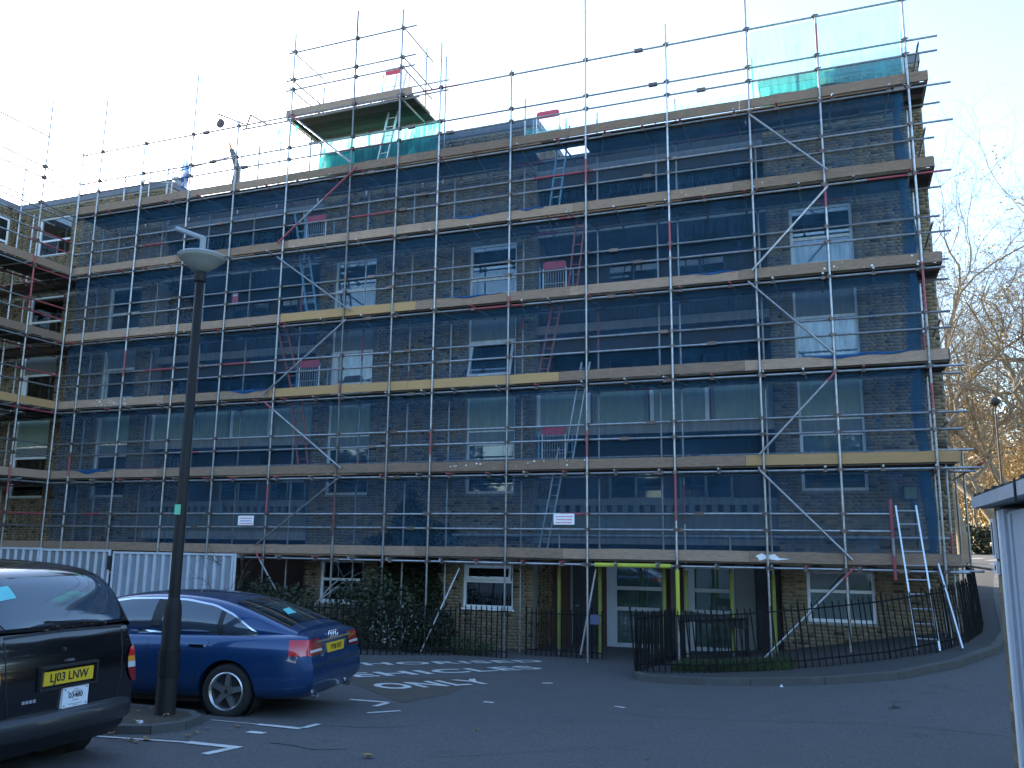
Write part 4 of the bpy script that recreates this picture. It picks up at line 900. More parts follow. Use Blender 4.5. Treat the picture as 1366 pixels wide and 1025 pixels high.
t = thing('handrail', 'black sloping board handrail above the inner railing by the entrance', 'handrail', (-3.2, .6, 0)); b = MB(); b.beam((-3.25, .48, 1.03), (-1.92, .82, .86), .06, .2); b.build('board', 'trim_black', t); b = MB(); b.tube((-1.95, .82, -.1), (-1.95, .82, .9), .03); b.tube((-3.22, .48, -.1), (-3.22, .48, 1.0), .05); b.build('post', 'trim_black', t)
b = MB(); b.box(-5.28, -5.08, .585, .60, .74, .95); solo('notice', b, 'notice', 'small dark blue notice fixed to the doorway railing', 'notice', loc=(-5.2, .59, .72))
b = MB(); b.lathe((-4.15, 2.2, -.10), [(.0, 0), (.12, .0), (.15, .1), (.12, .22), (.0, .26)], 14); solo('bollard_ball', b, 'concrete', 'pale round stone on the step below the white window', 'stone', smooth=True, loc=(-4.15, 2.2, -.1))

# ------------------------------------------------------------------ steel hoarding
def hoarding(label, p, q, h, dark, z=.02):
    p, q = Vector((*p, 0)), Vector((*q, 0)); d = (q-p).normalized(); nrm = Vector((d.y, -d.x, 0)); L = (q-p).length; t = thing('site_hoarding', label, 'hoarding', (p.x, p.y, z), group='corrugated steel hoarding panels')
    def P(x, o, zz): v = p+d*x+nrm*o; return (v.x, v.y, zz)
    x = 0; pit = .25; m = MB(); top, bot = z+h, z
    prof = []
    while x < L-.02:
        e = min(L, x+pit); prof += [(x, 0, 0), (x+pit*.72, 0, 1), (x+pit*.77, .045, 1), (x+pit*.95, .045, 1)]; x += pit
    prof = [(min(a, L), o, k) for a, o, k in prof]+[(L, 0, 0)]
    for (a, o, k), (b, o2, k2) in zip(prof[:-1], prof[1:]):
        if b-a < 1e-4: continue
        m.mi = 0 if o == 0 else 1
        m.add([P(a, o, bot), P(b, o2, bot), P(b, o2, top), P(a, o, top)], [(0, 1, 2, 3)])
    m.build('corrugated_sheet', ['flute_shade_dark' if dark else 'flute_shade_mid', 'hoarding'] , t)  # pale ribs, darker flutes: light and shade on the folds put into the colours
    b = MB(); b.beam(P(-.02, .01, top+.02), P(L+.02, .01, top+.02), .08, .05); b.build('top_rail', 'hoarding', t)
    for xx in (-.03, L+.03): b = MB(); b.tube(P(xx, .02, bot-.1), P(xx, .02, top+.05), .03, n=8); b.build('post', 'hoarding', t)
    return t
hoarding('dark corrugated steel hoarding with bright ribs behind the black taxi, left panel', (-21.6, -1.75), (-19.35, -1.6), 2.16, True)
hoarding('dark corrugated steel hoarding with bright ribs behind the black taxi, right panel', (-19.25, -1.6), (-17.15, -1.5), 2.14, True)
hb_ = hoarding('pale corrugated steel hoarding panel behind the blue car', (-16.95, -1.5), (-13.45, -1.35), 2.10, False); b = MB(); b.box(-17.14, -16.99, -1.56, -1.50, 1.72, 2.06); b.build('coupling', 'trim_black', hb_)

# ------------------------------------------------------------------ lamp post
LX, LY = -7.42, -10.10; LZ = gzf(LX, LY)
lp = thing('lamp_post', 'tall black lamp post with a shallow bowl lantern between the taxi and the blue car', 'lamp post', (LX, LY, LZ))
b = MB(); b.lathe((LX, LY, LZ), [(.125, -.1), (.125, 0), (.118, .02), (.100, 1.22), (.092, 1.30), (.066, 1.39)], 18); b.build('base', 'lamp_black', lp, smooth=True)
b = MB(); b.lathe((LX, LY, LZ), [(.066, 1.36), (.052, 5.33), (.0, 5.34)], 16); b.build('column', 'lamp_black', lp, smooth=True)
b = MB(); b.box(LX-.04, LX+.04, LY-.072, LY-.058, LZ+2.36, LZ+2.48); b.build('sticker', 'sticker_green', lp)
b = MB(); b.lathe((LX, LY, LZ+5.28), [(.07, 0), (.08, .05), (.058, .14)], 16); b.build('neck', 'lamp_black', lp, smooth=True)
b = MB(); b.lathe((LX, LY, LZ+5.36), [(.06, .05), (.10, .066), (.18, .13), (.262, .205), (.285, .225), (.285, .245)], 28); b.build('bowl', 'lamp_bowl', lp, smooth=True)
b = MB(); b.lathe((LX, LY, LZ+5.602), [(.292, 0), (.297, .012), (.265, .035), (.11, .058), (.0, .062)], 28); b.build('lid', 'lamp_grey', lp, smooth=True)
b = MB(); b.tube((LX, LY, LZ+5.68), (LX, LY, LZ+5.86), .038, n=10); b.tube((LX+.02, LY, LZ+5.85), (LX-.42, LY-.03, LZ+6.03), .034, n=10); b.build('bracket_arm', 'lamp_grey', lp)
b = MB(); b.lathe((LX, LY, LZ+.50), [(.121, 0), (.121, .30)], 18); b.build('access_door', 'lamp_black', lp)

# ------------------------------------------------------------------ garage at the right edge
GXW, GYC = 1.20, -10.42
ga = thing('garage', 'flat roofed brick garage with white door frame at the right edge', 'garage', (GXW, GYC, .5))
gr0 = gzf(1.3, -11)
b = MB(); b.box(GXW+.004, GXW+.24, GYC-.30, GYC, .2, 2.83); b.box(GXW+.241, 4.6, GYC-.24, GYC, .2, 2.83); b.box(4.35, 4.6, -17, GYC-.241, .2, 2.83); b.box(GXW+.07, 4.35, -31.5, -16.95, .2, 2.83); b.build('wall', 'mortar', ga)
st = []; lay((GXW+.004, GYC), (0, -1), (-1, 0), .30, .35, 2.80, (), st)
for x in st: brick_obj(x, ga, 'brick')
st = []; lay((4.6, GYC), (-1, 0), (0, 1), 3.4, .35, 2.8, (), st); V, F = brick_mesh(st); o = np_mesh('brick_courses', V-np.array([GXW, GYC, .5], np.float32), F, 'brick', ga); o['kind'] = 'stuff'
b = MB(); b.box(1.075, 4.9, -31.7, GYC+.24, 2.835, 2.925); b.build('roof_slab', 'fascia', ga)
b = MB(); b.box(1.10, 4.88, -17.28, GYC+.21, 2.926, 2.945); x = 1.1
b.build('roof_felt', 'felt', ga)
b = MB(); y = GYC+.2
while y > -16: b.box(1.09, 1.09+rng.uniform(.03, .07), y-rng.uniform(.03, .12), y, 2.926, 2.945+rng.uniform(.0, .02)); y -= rng.uniform(.15, .4)
o = b.build('moss_tufts', 'felt', ga); o['kind'] = 'stuff'
b = MB(); b.box(GXW-.02, GXW+.07, -11.0, -10.73, .3, 2.80); b.build('door_post', 'garage_wood', ga)
b = MB(); b.box(GXW-.035, GXW-.021, -10.86, -10.78, .3, 2.79); b.build('post_trim', 'upvc', ga)
b = MB(); b.box(GXW+.01, GXW+.06, -13.4, -11.01, .45, 2.78); dr = b.build('door', 'garage_wood', ga)
for y in (-11.05, -11.6, -12.2, -12.8): b = MB(); b.box(GXW-.005, GXW+.009, y-.10, y, .5, 2.76); b.build('door_rail', 'garage_wood', dr)
b = MB(); b.box(GXW+.01, GXW+.08, -16.9, -13.41, .4, 2.8); b.build('door', 'garage_wood', ga)
for y in (-17.2, -20.8, -24.4, -28.0):  # further garages out of view, added for the car paint to reflect
    b = MB(); b.box(GXW+.01, GXW+.06, y-3.2, y-.2, .4, 2.8); b.build('door', 'garage_wood', ga)
for (z0, z1) in ((2.42, 2.74), (2.30, 2.40)):
    b = MB(); b.box(GXW-.035, GXW-.012, GYC-.16, GYC-.02, z0, z1); o = b.build('wall_plate', 'sign_white', ga)
    q = MB(); q.box(GXW-.037, GXW-.0355, GYC-.12, GYC-.07, z0+.03, z1-.03); q.build('mark', 'ink', o)
b = MB(); b.tube((1.068, -12.2, 2.95), (1.066, -12.2, 2.80), .008); b.build('cable', 'trim_black', ga)
# ------------------------------------------------------------------ plants by the wall
def leaves(name, cl, n_, size, m, parent=None, org=None, flat=False):
    """cl: list of (centre, radii) clumps; leaf-sized faces through each clump"""
    wts = np.array([c[1][0]*c[1][1]*c[1][2] for c in cl]); wts /= wts.sum(); V = []
    k = rng.choice(len(cl), n_, p=wts); C = np.array([c[0] for c in cl])[k]; Rr = np.array([c[1] for c in cl])[k]
    d = rng.normal(size=(n_, 3)); d /= np.linalg.norm(d, axis=1)[:, None]; rad = rng.uniform(.25, 1, n_)**(1/2.2)
    P = C+d*Rr*rad[:, None]; a = rng.normal(size=(n_, 3)); a /= np.linalg.norm(a, axis=1)[:, None]; b = np.cross(a, rng.normal(size=(n_, 3))); b /= np.linalg.norm(b, axis=1)[:, None]
    s = size*rng.uniform(.6, 1.3, n_)[:, None]
    Q = np.stack([P-a*s*.6, P+b*s*.35, P+a*s*.6, P-b*s*.35], 1)
    if org is None: org = P.mean(0) if parent is None else np.array(ORG[parent])
    o = np_mesh(name, (Q-org).reshape(-1, 3), np.arange(n_*4).reshape(-1, 4), m, parent)
    if parent is None: o.location = org
    return o
class Tree:
    def __init__(s): s.A = []; s.B = []; s.ra = []; s.rb = []; s.tips = []
    def seg(s, a, b, r0, r1): s.A.append(a); s.B.append(b); s.ra.append(r0); s.rb.append(r1)
    def grow(s, p, d, L, r, depth, spread=.55, up=.12, kids=(2, 3), steps=4, shrink=.72, wig=.16):
        p = np.array(p, float); d = np.array(d, float); d /= np.linalg.norm(d)
        for i in range(steps):
            d = d+rng.normal(0, wig, 3)+np.array([0, 0, up*.3]); d /= np.linalg.norm(d); q = p+d*L/steps
            r1 = r*(1-.42/steps); s.seg(p, q, r, r1); p, r = q, r1
            if depth > 0 and i >= 1 and i < steps-1 and rng.random() < .75:
                dd = d+rng.normal(0, spread, 3); s.grow(p, dd, L*shrink*rng.uniform(.55, .95), r*.55, depth-1, spread, up, kids, steps, shrink, wig)
        if depth > 0:
            for k in range(rng.integers(kids[0], kids[1]+1)):
                dd = d+rng.normal(0, spread, 3)+np.array([0, 0, up]); s.grow(p, dd, L*shrink*rng.uniform(.75, 1.1), r*.74, depth-1, spread, up, kids, steps, shrink, wig)
        else: s.tips.append(p)
    def mesh(s, name, m, parent, sel=None, n=6):
        A, B, ra, rb = (np.array(x) for x in (s.A, s.B, s.ra, s.rb))
        if sel is not None: k = sel(ra); A, B, ra, rb = A[k], B[k], ra[k], rb[k]
        if not len(A): return None
        d = B-A; d /= np.linalg.norm(d, axis=1)[:, None]+1e-9; h = np.where(np.abs(d[:, 2:3]) < .9, np.array([[0, 0, 1.]]), np.array([[1., 0, 0]])); u = np.cross(d, h); u /= np.linalg.norm(u, axis=1)[:, None]; v = np.cross(d, u)
        t = np.arange(n)*2*math.pi/n; ring = u[:, None]*np.cos(t)[None, :, None]+v[:, None]*np.sin(t)[None, :, None]
        V = np.concatenate([A[:, None]+ring*ra[:, None, None], B[:, None]+ring*rb[:, None, None]], 1)-np.array(ORG[parent])
        f = np.array([(i, (i+1) % n, n+(i+1) % n, n+i) for i in range(n)]); F = (f[None]+(np.arange(len(A))*2*n)[:, None, None]).reshape(-1, 4)
        o = np_mesh(name, V.reshape(-1, 3), F, m, parent); o.data.polygons.foreach_set('use_smooth', [True]*len(o.data.polygons)); return o
def tree(label, base, d, L, r, depth, m='bark', leaf=None, nleaf=0, lsize=.2, group=None, name='plane_tree', cat='tree', rsplit=.03, **kw):
    t = thing(name, label, cat, base, group=group); T = Tree(); T.grow(base, d, L, r, depth, **kw)
    T.mesh('trunk', m, t, lambda a: a >= rsplit, 8); T.mesh('crown', m, t, lambda a: a < rsplit, 3)
    if leaf:
        tips = [T.tips[i] for i in rng.choice(len(T.tips), min(len(T.tips), 60), replace=False)]
        leaves('leaves', [(p, (.9, .9, .7)) for p in tips], nleaf, lsize, leaf, t)
    return t, T
def shrub(label, cl, n_, size, m, group='dark shrubs against the front wall', name='shrub', stem=True):
    c = np.mean([q[0] for q in cl], axis=0); base = (float(c[0]), float(c[1]), gzf(c[0], c[1])); t = thing(name, label, 'shrub', base, group=group)
    leaves('foliage', cl, n_, size, m, t)
    if stem:
        b = MB(); 
        for q, rr in cl: b.tube((base[0], base[1], base[2]-.05), q, .02, .006, n=5)
        b.build('stem', 'bark_dark', t)
    return t
shrub('dark evergreen shrub behind the boot of the blue car', [((-12.6, -.9, .7), (.8, .5, .7)), ((-11.8, -.8, .6), (.7, .5, .6)), ((-12.2, -.6, 1.1), (.6, .45, .4))], 2000, .085, 'leaf_dark')
shrub('dark bushy shrub under the left window, its top reaching the lowest walkway', [((-10.9, -.3, .8), (.7, .5, .8)), ((-10.3, -.2, 1.0), (.6, .5, .95)), ((-9.7, -.3, .8), (.55, .45, .8))], 2600, .085, 'leaf_dark')
shrub('low dark shrub at the foot of the brick pier left of the open window', [((-9.2, -.1, .45), (.5, .4, .45)), ((-8.75, .2, .5), (.35, .4, .5))], 1600, .08, 'leaf_dark')
shrub('tall dark shrub behind the pale hoarding end', [((-14.0, -.5, .9), (.7, .5, .9)), ((-13.3, -.4, .8), (.6, .5, .85))], 1800, .09, 'leaf_dark')
shrub('small shrub with pale speckled leaves behind the left railing', [((-9.55, -.95, .55), (.45, .3, .45)), ((-9.1, -.75, .8), (.3, .25, .35))], 150, .06, 'leaf_pale', None)
shrub('low green weeds at the foot of the railing before the open window', [((-8.0, .15, .18), (.7, .25, .2))], 700, .06, 'leaf_mid', None)
t = thing('ivy', 'dark ivy climbing in a peak up the brick behind the lowest netting', 'ivy', (-10.2, YF-.05, 0))
leaves('foliage', [((-10.3, YF-.08, 1.0), (1.1, .09, 1.1)), ((-10.2, YF-.08, 2.2), (1.05, .09, .8)), ((-10.25, YF-.07, 3.0), (.55, .08, .6)), ((-10.3, YF-.06, 3.55), (.22, .07, .35)), ((-9.4, YF-.07, 2.5), (.6, .08, .5)), ((-11.0, YF-.07, 2.35), (.7, .08, .35))], 7000, .10, 'leaf_dark', t)
b = MB(); b.tube((-10.2, YF-.04, -.1), (-10.3, YF-.04, 3.2), .03, .01, n=5); b.build('stem', 'bark_dark', t)
tree('small bare tree with twisting branches behind the end of the hoarding', (-13.2, -1.0, 0), (-.15, 0, 1), 1.1, .04, 3, 'bark_dark', name='bare_tree', rsplit=.014, spread=.6, shrink=.74)
tree('bare leaning shrub with a pale trunk left of the ground floor window', (-12.0, -.5, 0), (.25, 0, 1), 1.1, .045, 2, 'bark_grey', name='bare_tree', rsplit=.014, spread=.5, shrink=.72)

# dark trees out of view, added to block low light and darken car-paint reflections
for k, (x, y) in enumerate(((-34, -32), (-25, -33), (-16.5, -31.5), (-8, -34), (0, -36), (9, -36), (17, -12), (15, -3), (12, 4.5), (15, 10))):
    t = thing('tree', 'unseen dark leafy tree added across the car park for the parked cars to mirror', 'tree', (x, y, gzf(x, y)), group='added unseen dark trees')
    b = MB(); b.tube((x, y, gzf(x, y)-.1), (x, y, 5), .3, .16, n=8); b.build('trunk', 'bark_dark', t)
    leaves('crown', [((x+rng.uniform(-2.5, 2.5), y+rng.uniform(-1.5, 1.5), rng.uniform(2.6 if y < -20 else 1.4, 9.5)), (2.6, 2.0, 1.9)) for _ in range(13)], 3200, .55, 'leaf_dark', t)
# ------------------------------------------------------------------ trees, hedge and lamp beyond the right-hand corner
PT = dict(group='bare plane trees beyond the block', rsplit=.045)
PK_ = dict(kids=(2, 3), spread=.60, up=.10, shrink=.78, wig=.2, steps=5)
def seeded(k): 
    global rng
    rng = np.random.default_rng(k)
seeded(11); tree('large bare plane tree forking just beyond the right end of the block', (5.4, 27, 1.7), (-.03, 0, 1), 6.8, .30, 6, leaf='leaf_gold', nleaf=900, lsize=.11, **PT, **PK_)
seeded(5); tree('large bare plane tree whose crown fills the right edge above the garage', (11.0, 30, 1.9), (-.10, 0, 1), 8.6, .38, 6, leaf='leaf_gold', nleaf=1500, lsize=.12, **PT, **PK_)
seeded(23); tree('bare plane tree with golden leaves standing between the two largest, farther back', (8.9, 40, 2.1), (.0, 0, 1), 7.6, .34, 6, leaf='leaf_gold', nleaf=3000, lsize=.16, **PT, **PK_)
seeded(31); tree('smaller bare tree close behind the right end of the scaffolding', (5.2, 33, 1.9), (.05, 0, 1), 5.6, .2, 6, leaf='leaf_gold', nleaf=600, lsize=.12, **PT, **PK_)
seeded(47); tree('tall bare tree at the right edge behind the distant street lamp', (12.6, 44, 2.1), (-.05, 0, 1), 9.6, .34, 6, leaf='leaf_gold', nleaf=2000, lsize=.15, **PT, **PK_)
seeded(3)
for k in range(22):
    y = 50+k*2.1+rng.uniform(-1, 1); x = .112*(y+18.5)+rng.uniform(-.5, 8.0)*(y+18)/68; h = rng.uniform(3.6, 5.4)
    tree('slim woodland tree with brown autumn leaves behind the dark hedge', (x, y, gzf(x, y)-.1), (rng.uniform(-.1, .1), 0, 1), h, rng.uniform(.10, .2), 4, 'bark', leaf=('leaf_brown', 'leaf_gold', 'leaf_twig')[k % 3], nleaf=2600, lsize=.19, group='woodland trees behind the hedge', name='woodland_tree', spread=.5, up=.2, rsplit=.05, shrink=.72)
cl = [((x, y, gzf(x, y)+.9), (1.4, .8, 1.2)) for y in (47,) for x in np.arange(4.5, 22, 1.1)]
o = leaves('hedge', cl, 9000, .22, 'leaf_dark'); tag(o, 'dark clipped hedge along the far side of the road', 'hedge', kind='stuff')
cl = [((x, y, gzf(x, y)+h), (3.2, 2.5, 2.6)) for x, y, h in [(rng.uniform(9, 34), rng.uniform(70, 105), rng.uniform(1, 11)) for _ in range(80)]]
o = leaves('undergrowth', cl, 42000, .26, 'leaf_twig'); tag(o, 'far-off brown woodland undergrowth behind the hedge', 'undergrowth', kind='stuff')
t = thing('street_lamp', 'distant slim street lamp in front of the golden trees', 'street lamp', (6.1, 20, gzf(6.1, 20)))
z0 = gzf(6.1, 20); b = MB(); b.tube((6.1, 20, z0), (6.1, 20, 8.1), .05, .035, n=8); b.build('column', 'bark_dark', t)
b = MB(); b.lathe((6.1, 20, 8.1), [(.06, 0), (.22, .12), (.24, .2), (.12, .32), (0, .33)], 14); b.build('lantern', 'trim_black', t)
# ------------------------------------------------------------------ cars
def loft_mesh(name, secs, m, sub=2, cuts=()):
    """secs: half sections (x, y>=0, z) running from bottom centre to top centre; mirrored, capped, smoothed"""
    n_ = len(secs[0]); V = []; F = []
    for s in secs:
        V += [tuple(p) for p in s]+[(p[0], -p[1], p[2]) for p in s[1:-1]]
    per = 2*n_-2
    def ring(k): b = k*per; return [b+i for i in range(n_)]+[b+n_+i for i in range(n_-3, -1, -1)]
    for k in range(len(secs)-1):
        a, b = ring(k), ring(k+1)
        for i in range(per): F.append((a[i], a[(i+1) % per], b[(i+1) % per], b[i]))
    for k, rev in ((0, True), (len(secs)-1, False)):
        b = k*per; L_ = [b+i for i in range(n_)]; Rr = [b]+[b+n_+i for i in range(n_-2)]+[b+n_-1]
        for i in range(n_-1):
            q = [L_[i], L_[i+1], Rr[i+1], Rr[i]]; q = list(dict.fromkeys(q))
            if rev: q = q[::-1]
            F.append(tuple(q[::-1]))
    me = bpy.data.meshes.new(name); me.from_pydata(V, [], F); me.materials.append(MATS[m])
    o = bpy.data.objects.new(name, me); COL.objects.link(o); md = o.modifiers.new('s', 'SUBSURF'); md.levels = sub; md.render_levels = sub
    tmp = []
    for (x, y, z, r, d) in cuts:
        c = MB(); c.tube((x, y, z), (x, y+d, z), r, n=40); co = bpy.data.objects.new('cut', c.mesh('cut', m)); COL.objects.link(co); tmp.append(co)
        b = o.modifiers.new('b', 'BOOLEAN'); b.operation = 'DIFFERENCE'; b.solver = 'EXACT'; b.object = co
    dg = bpy.context.evaluated_depsgraph_get(); out = bpy.data.meshes.new_from_object(o.evaluated_get(dg))
    for q in tmp+[o]: bpy.data.objects.remove(q)
    out.name = name; out.polygons.foreach_set('use_smooth', [True]*len(out.polygons)); 
    try: out.set_sharp_from_angle(angle=R(38))
    except Exception: pass
    bv = BVHTree.FromPolygons([v.co.copy() for v in out.vertices], [tuple(p.vertices) for p in out.polygons])
    return out, bv
def hit(bvs, o, d, off=.004):
    best = None
    for bv in bvs:
        h = bv.ray_cast(Vector(o), Vector(d).normalized())
        if h[0] is not None and (best is None or h[3] < best[1]): best = (h[0]-Vector(d).normalized()*off, h[3])
    return best[0] if best else None
def skin(bvs, pts_rows, d, off=.004):
    """lay a grid of points onto the body along direction d (points give the ray starts)"""
    rows = []
    for r_ in pts_rows:
        q = [hit(bvs, p, d if not callable(d) else d(p), off) for p in r_]
        if any(x is None for x in q): continue
        rows.append(q)
    mb = MB()
    if len(rows) > 1: mb.grid(rows)
    return mb
def ribbon(bvs, path, wd, d, axis, off=.006):
    a = Vector(axis)*wd/2; P = []
    for p, q in zip(path[:-1], path[1:]):
        p, q = Vector(p), Vector(q); n_ = max(1, int((q-p).length/.06)); P += [p.lerp(q, i/n_) for i in range(n_)]
    P.append(Vector(path[-1])); return skin(bvs, [[p-a, p+a] for p in P], d, off)
def wheel(parent, x, y, z, r, rim, side, spokes=5, wd=.21, hubcap=False):
    t = MB(); s = side; prof = [(rim-.01, -wd), (r-.03, -wd), (r, -wd+.04), (r, -.04), (r-.025, -.005), (rim+.03, 0), (rim, -.012)]
    t.lathe((x, y, z), [(a, s*b) for a, b in prof], 36, 'y'); w_ = t.build('wheel', 'rubber', parent, smooth=True, local=True)
    q = MB(); q.lathe((x, y, z), [(rim+.002, -s*.012), (rim-.012, -s*.004), (rim-.03, -s*.03), (rim-.035, -s*.12)], 36, 'y'); 
    if not hubcap:
        for k in range(spokes):
            an = math.pi/2+k*2*math.pi/spokes+.1; c, sn = math.cos(an), math.sin(an); px_, pz_ = -sn, c; pts = []
            for rr, ww in ((.045, .034), (rim-.02, .030)):
                pts += [(rr, ww)]
            (r0, w0), (r1, w1) = pts; yo, yi = y-s*.022, y-s*.075
            f = [(x+c*r0+px_*w0, yo, z+sn*r0+pz_*w0), (x+c*r1+px_*w1, yo, z+sn*r1+pz_*w1), (x+c*r1-px_*w1, yo, z+sn*r1-pz_*w1), (x+c*r0-px_*w0, yo, z+sn*r0-pz_*w0)]
            q.prism(f, (0, yi-yo, 0))
        q.lathe((x, y, z), [(.0, -s*.022), (.07, -s*.022), (.075, -s*.07)], 20, 'y')
    else: q.lathe((x, y, z), [(0, -s*.01), (.06, -s*.01), (rim-.03, -s*.035)], 24, 'y')
    q.build('rim', 'alloy', w_, smooth=False, local=True)
    g = MB(); g.lathe((x, y, z), [(0, -s*.08), (rim, -s*.08)], 24, 'y'); g.build('brake', 'trim_black', w_, local=True)
    g = MB(); g.lathe((x, y, z), [(0, -s*.019), (.028, -s*.019), (.03, -s*.023)], 14, 'y'); g.build('cap', 'trim_black', w_, local=True)
    return w_

# --- blue saloon
CX, CY = -7.205, -8.61; CZ = gzf(-7.1, -8.6)-.005
car = thing('parked_car', 'dark blue four door saloon parked beside the lamp post, seen from its rear corner', 'car', (CX, CY, CZ), math.pi+R(9.0))
# ground falls gently towards the building: seat the car on it
def csec(x, zb, w_, wb, zb2, wd_, zd, dx=None, z5=.80):
    P = [(0, zb), (w_*.80, zb), (w_*.965, zb+.09), (w_, .44), (w_*1.0, .62), (w_*.985, z5), (wb, zb2), (wd_, zd-.012), (0, zd)]
    dx = dx or [0]*9
    return [(x+dx[i], p[0], p[1]) for i, p in enumerate(P)]
secs = [csec(-1.04, .27, .76, .735, .965, .56, 1.0, [.10, .08, .01, -.03, -.02, .03, .075, .10, .10], .80),
        csec(-.95, .23, .865, .79, .985, .60, 1.03, [.05, .04, 0, 0, 0, 0, .04, .06, .06], .82),
        csec(-.70, .21, .912, .835, .985, .62, 1.045, None, .83), csec(-.30, .20, .926, .85, .985, .63, 1.05, None, .83), csec(.5, .19, .927, .862, .98, .62, 1.02, None, .83),
        csec(1.4, .19, .925, .865, .97, .6, 1.0, None, .82), csec(2.3, .19, .925, .86, .955, .6, .99, None, .81), csec(2.75, .2, .922, .83, .93, .6, .97, None, .79),
        csec(3.25, .2, .905, .77, .84, .55, .88, None, .72), csec(3.6, .22, .86, .68, .74, .5, .79, None, .68), csec(3.80, .26, .70, .5, .66, .4, .70, None, .62)]
bme, bvb = loft_mesh('body', secs, 'audi_blue', 2, [(0, .60, .325, .375, .6), (0, -1.2, .325, .375, .6), (2.843, .60, .325, .375, .6), (2.843, -1.2, .325, .375, .6)])
link('body', bme, car)
def gsec(x, wb, wr, zr, zb=.95):
    return [(x, wb*.98, zb) if False else (x, 0, zb-.05), (x, wb-.01, zb-.02), (x, wb-(wb-wr)*.45, (zb+zr)/2), (x, wr, zr-.035), (x, wr-.09, zr-.004), (x, wr*.5, zr+.018), (x, 0, zr+.024)]
gs = [gsec(-.80, .72, .70, 1.045), gsec(-.62, .77, .69, 1.10), gsec(-.25, .825, .665, 1.235), gsec(.10, .842, .64, 1.345), gsec(.50, .852, .62, 1.425), gsec(1.0, .858, .612, 1.452), gsec(1.5, .856, .615, 1.440), gsec(2.0, .85, .63, 1.365), gsec(2.45, .838, .665, 1.19), gsec(2.85, .80, .70, 1.0)]
rme, bvr = loft_mesh('roof', gs, 'audi_blue', 2); link('roof', rme, car); BV = [bvb, bvr]
def zu(x): return float(np.interp(x, [-.30, -.16, .06, .35, .75, 1.15, 1.55, 1.9, 2.2, 2.5, 2.72], [1.01, 1.09, 1.215, 1.32, 1.378, 1.39, 1.375, 1.325, 1.24, 1.12, 1.02]))
ZBELT = 1.0
def sidewin(x0, x1, s, n_=26, lo=ZBELT, inset=.012):
    xs = np.linspace(x0, x1, n_); rows = []
    for k in range(7):
        t = k/6; rows.append([(x, s*2.0, lo+max(.004, zu(x)-inset-lo)*t) for x in xs])
    return skin(BV, rows, (0, -s, 0), .005)
for s in (1, -1):
    for nm, a, b in (('window', -.28, .17), ('window', .24, 1.02), ('window', 1.16, 2.66)):
        g = sidewin(a, b, s); g.build(nm, 'car_glass_light', car, smooth=True, local=True)
    for a, b in ((.175, .235), (1.025, 1.155)): sidewin(a, b, s, 4).build('pillar', 'trim_black', car, local=True)
    path = [(x, s*2, zu(x)) for x in np.linspace(2.7, -.30, 40)]
    ribbon(BV, path, .022, (0, -s, 0), (0, 0, 1), .008).build('window_trim', 'chrome', car, local=True)
    ribbon(BV, [(-.31, s*2, ZBELT-.01), (2.7, s*2, ZBELT-.015)], .022, (0, -s, 0), (0, 0, 1), .009).build('window_trim', 'chrome', car, local=True)
    for pth in ([(.235, s*2, .97), (.30, s*2, .82), (.40, s*2, .55), (.44, s*2, .38)], [(1.10, s*2, .97), (1.12, s*2, .36)], [(2.35, s*2, .95), (2.30, s*2, .36)]):
        ribbon(BV, pth, .010, (0, -s, 0), (1, 0, 0), .003).build('door_seam', 'trim_black', car, local=True)
    for x in (.42, 1.42):
        h_ = hit(BV, (x, s*2, .85), (0, -s, 0), 0)
        b = MB(); b.box(x-.10, x+.10, min(h_.y, h_.y+s*.03), max(h_.y, h_.y+s*.03), .842, .868); b.build('door_handle', 'chrome', car, local=True)
    ribbon(BV, [(.55, s*2, .335), (2.3, s*2, .335)], .03, (0, -s, 0), (0, 0, 1), .006).build('sill_trim', 'audi_blue', car, local=True)
    # wrap-round tail lamp
    def wrap(t0, t1, z0, z1, n_=12):
        rows = []
        for k in range(5):
            z = z0+(z1-z0)*k/4; r_ = []
            for i in range(n_+1):
                an = R(t0+(t1-t0)*i/n_); r_.append((-.55-math.sin(an)*2, s*(.35+math.cos(an)*2), z))
            rows.append(r_)
        return rows
    def dr_(p): v = Vector((-.55-p[0], s*.35-p[1], 0)); return v
    a = skin(BV, wrap(24, 52, .765, .945), dr_, .012).build('tail_light', 'lens_red', car, smooth=True, local=True)
    b = skin(BV, wrap(52, 80, .765, .945), dr_, .012).build('lens', 'lens_dark_red', a, smooth=True, local=True)
    skin(BV, wrap(48, 79, .795, .825), dr_, .016).build('reverse_lens', 'lens_clear', a, smooth=True, local=True)
    for x in (0, 2.843):
        wheel(car, x, s*.905, .325, .325, .228, s)
        b = MB(); b.lathe((x, 0, .325), [(.372, s*.86), (.372, s*.605), (.0, s*.602)], 28, 'y'); b.build('wheel_arch', 'trim_black', car, local=True)
rows = []
for k in range(12):
    t = k/11; x = -.66+t*.80; yw = .62-.09*t; rows.append([(x, -yw+2*yw*i/14, 3) for i in range(15)])
skin(BV, rows, (0, 0, -1), .005).build('rear_window', 'car_glass', car, smooth=True, local=True)
rows = [[(2.82-.62*k/9, -(.66-.12*k/9)+2*(.66-.12*k/9)*i/14, 3) for i in range(15)] for k in range(10)]
skin(BV, rows, (0, 0, -1), .005).build('windscreen', 'car_glass', car, smooth=True, local=True)
h_ = hit(BV, (-.40, .05, 3), (0, 0, -1), .008); b = MB(); b.add([h_+Vector((x, y, z)) for x, y, z in ((-.07, .16, -.04), (-.07, -.12, -.04), (.09, -.10, .055), (.07, .12, .045))], [(0, 1, 2, 3)]); b.build('paper_on_shelf', 'sticker', car, local=True)
hx = hit(BV, (-3, 0, .80), (1, 0, 0), 0).x
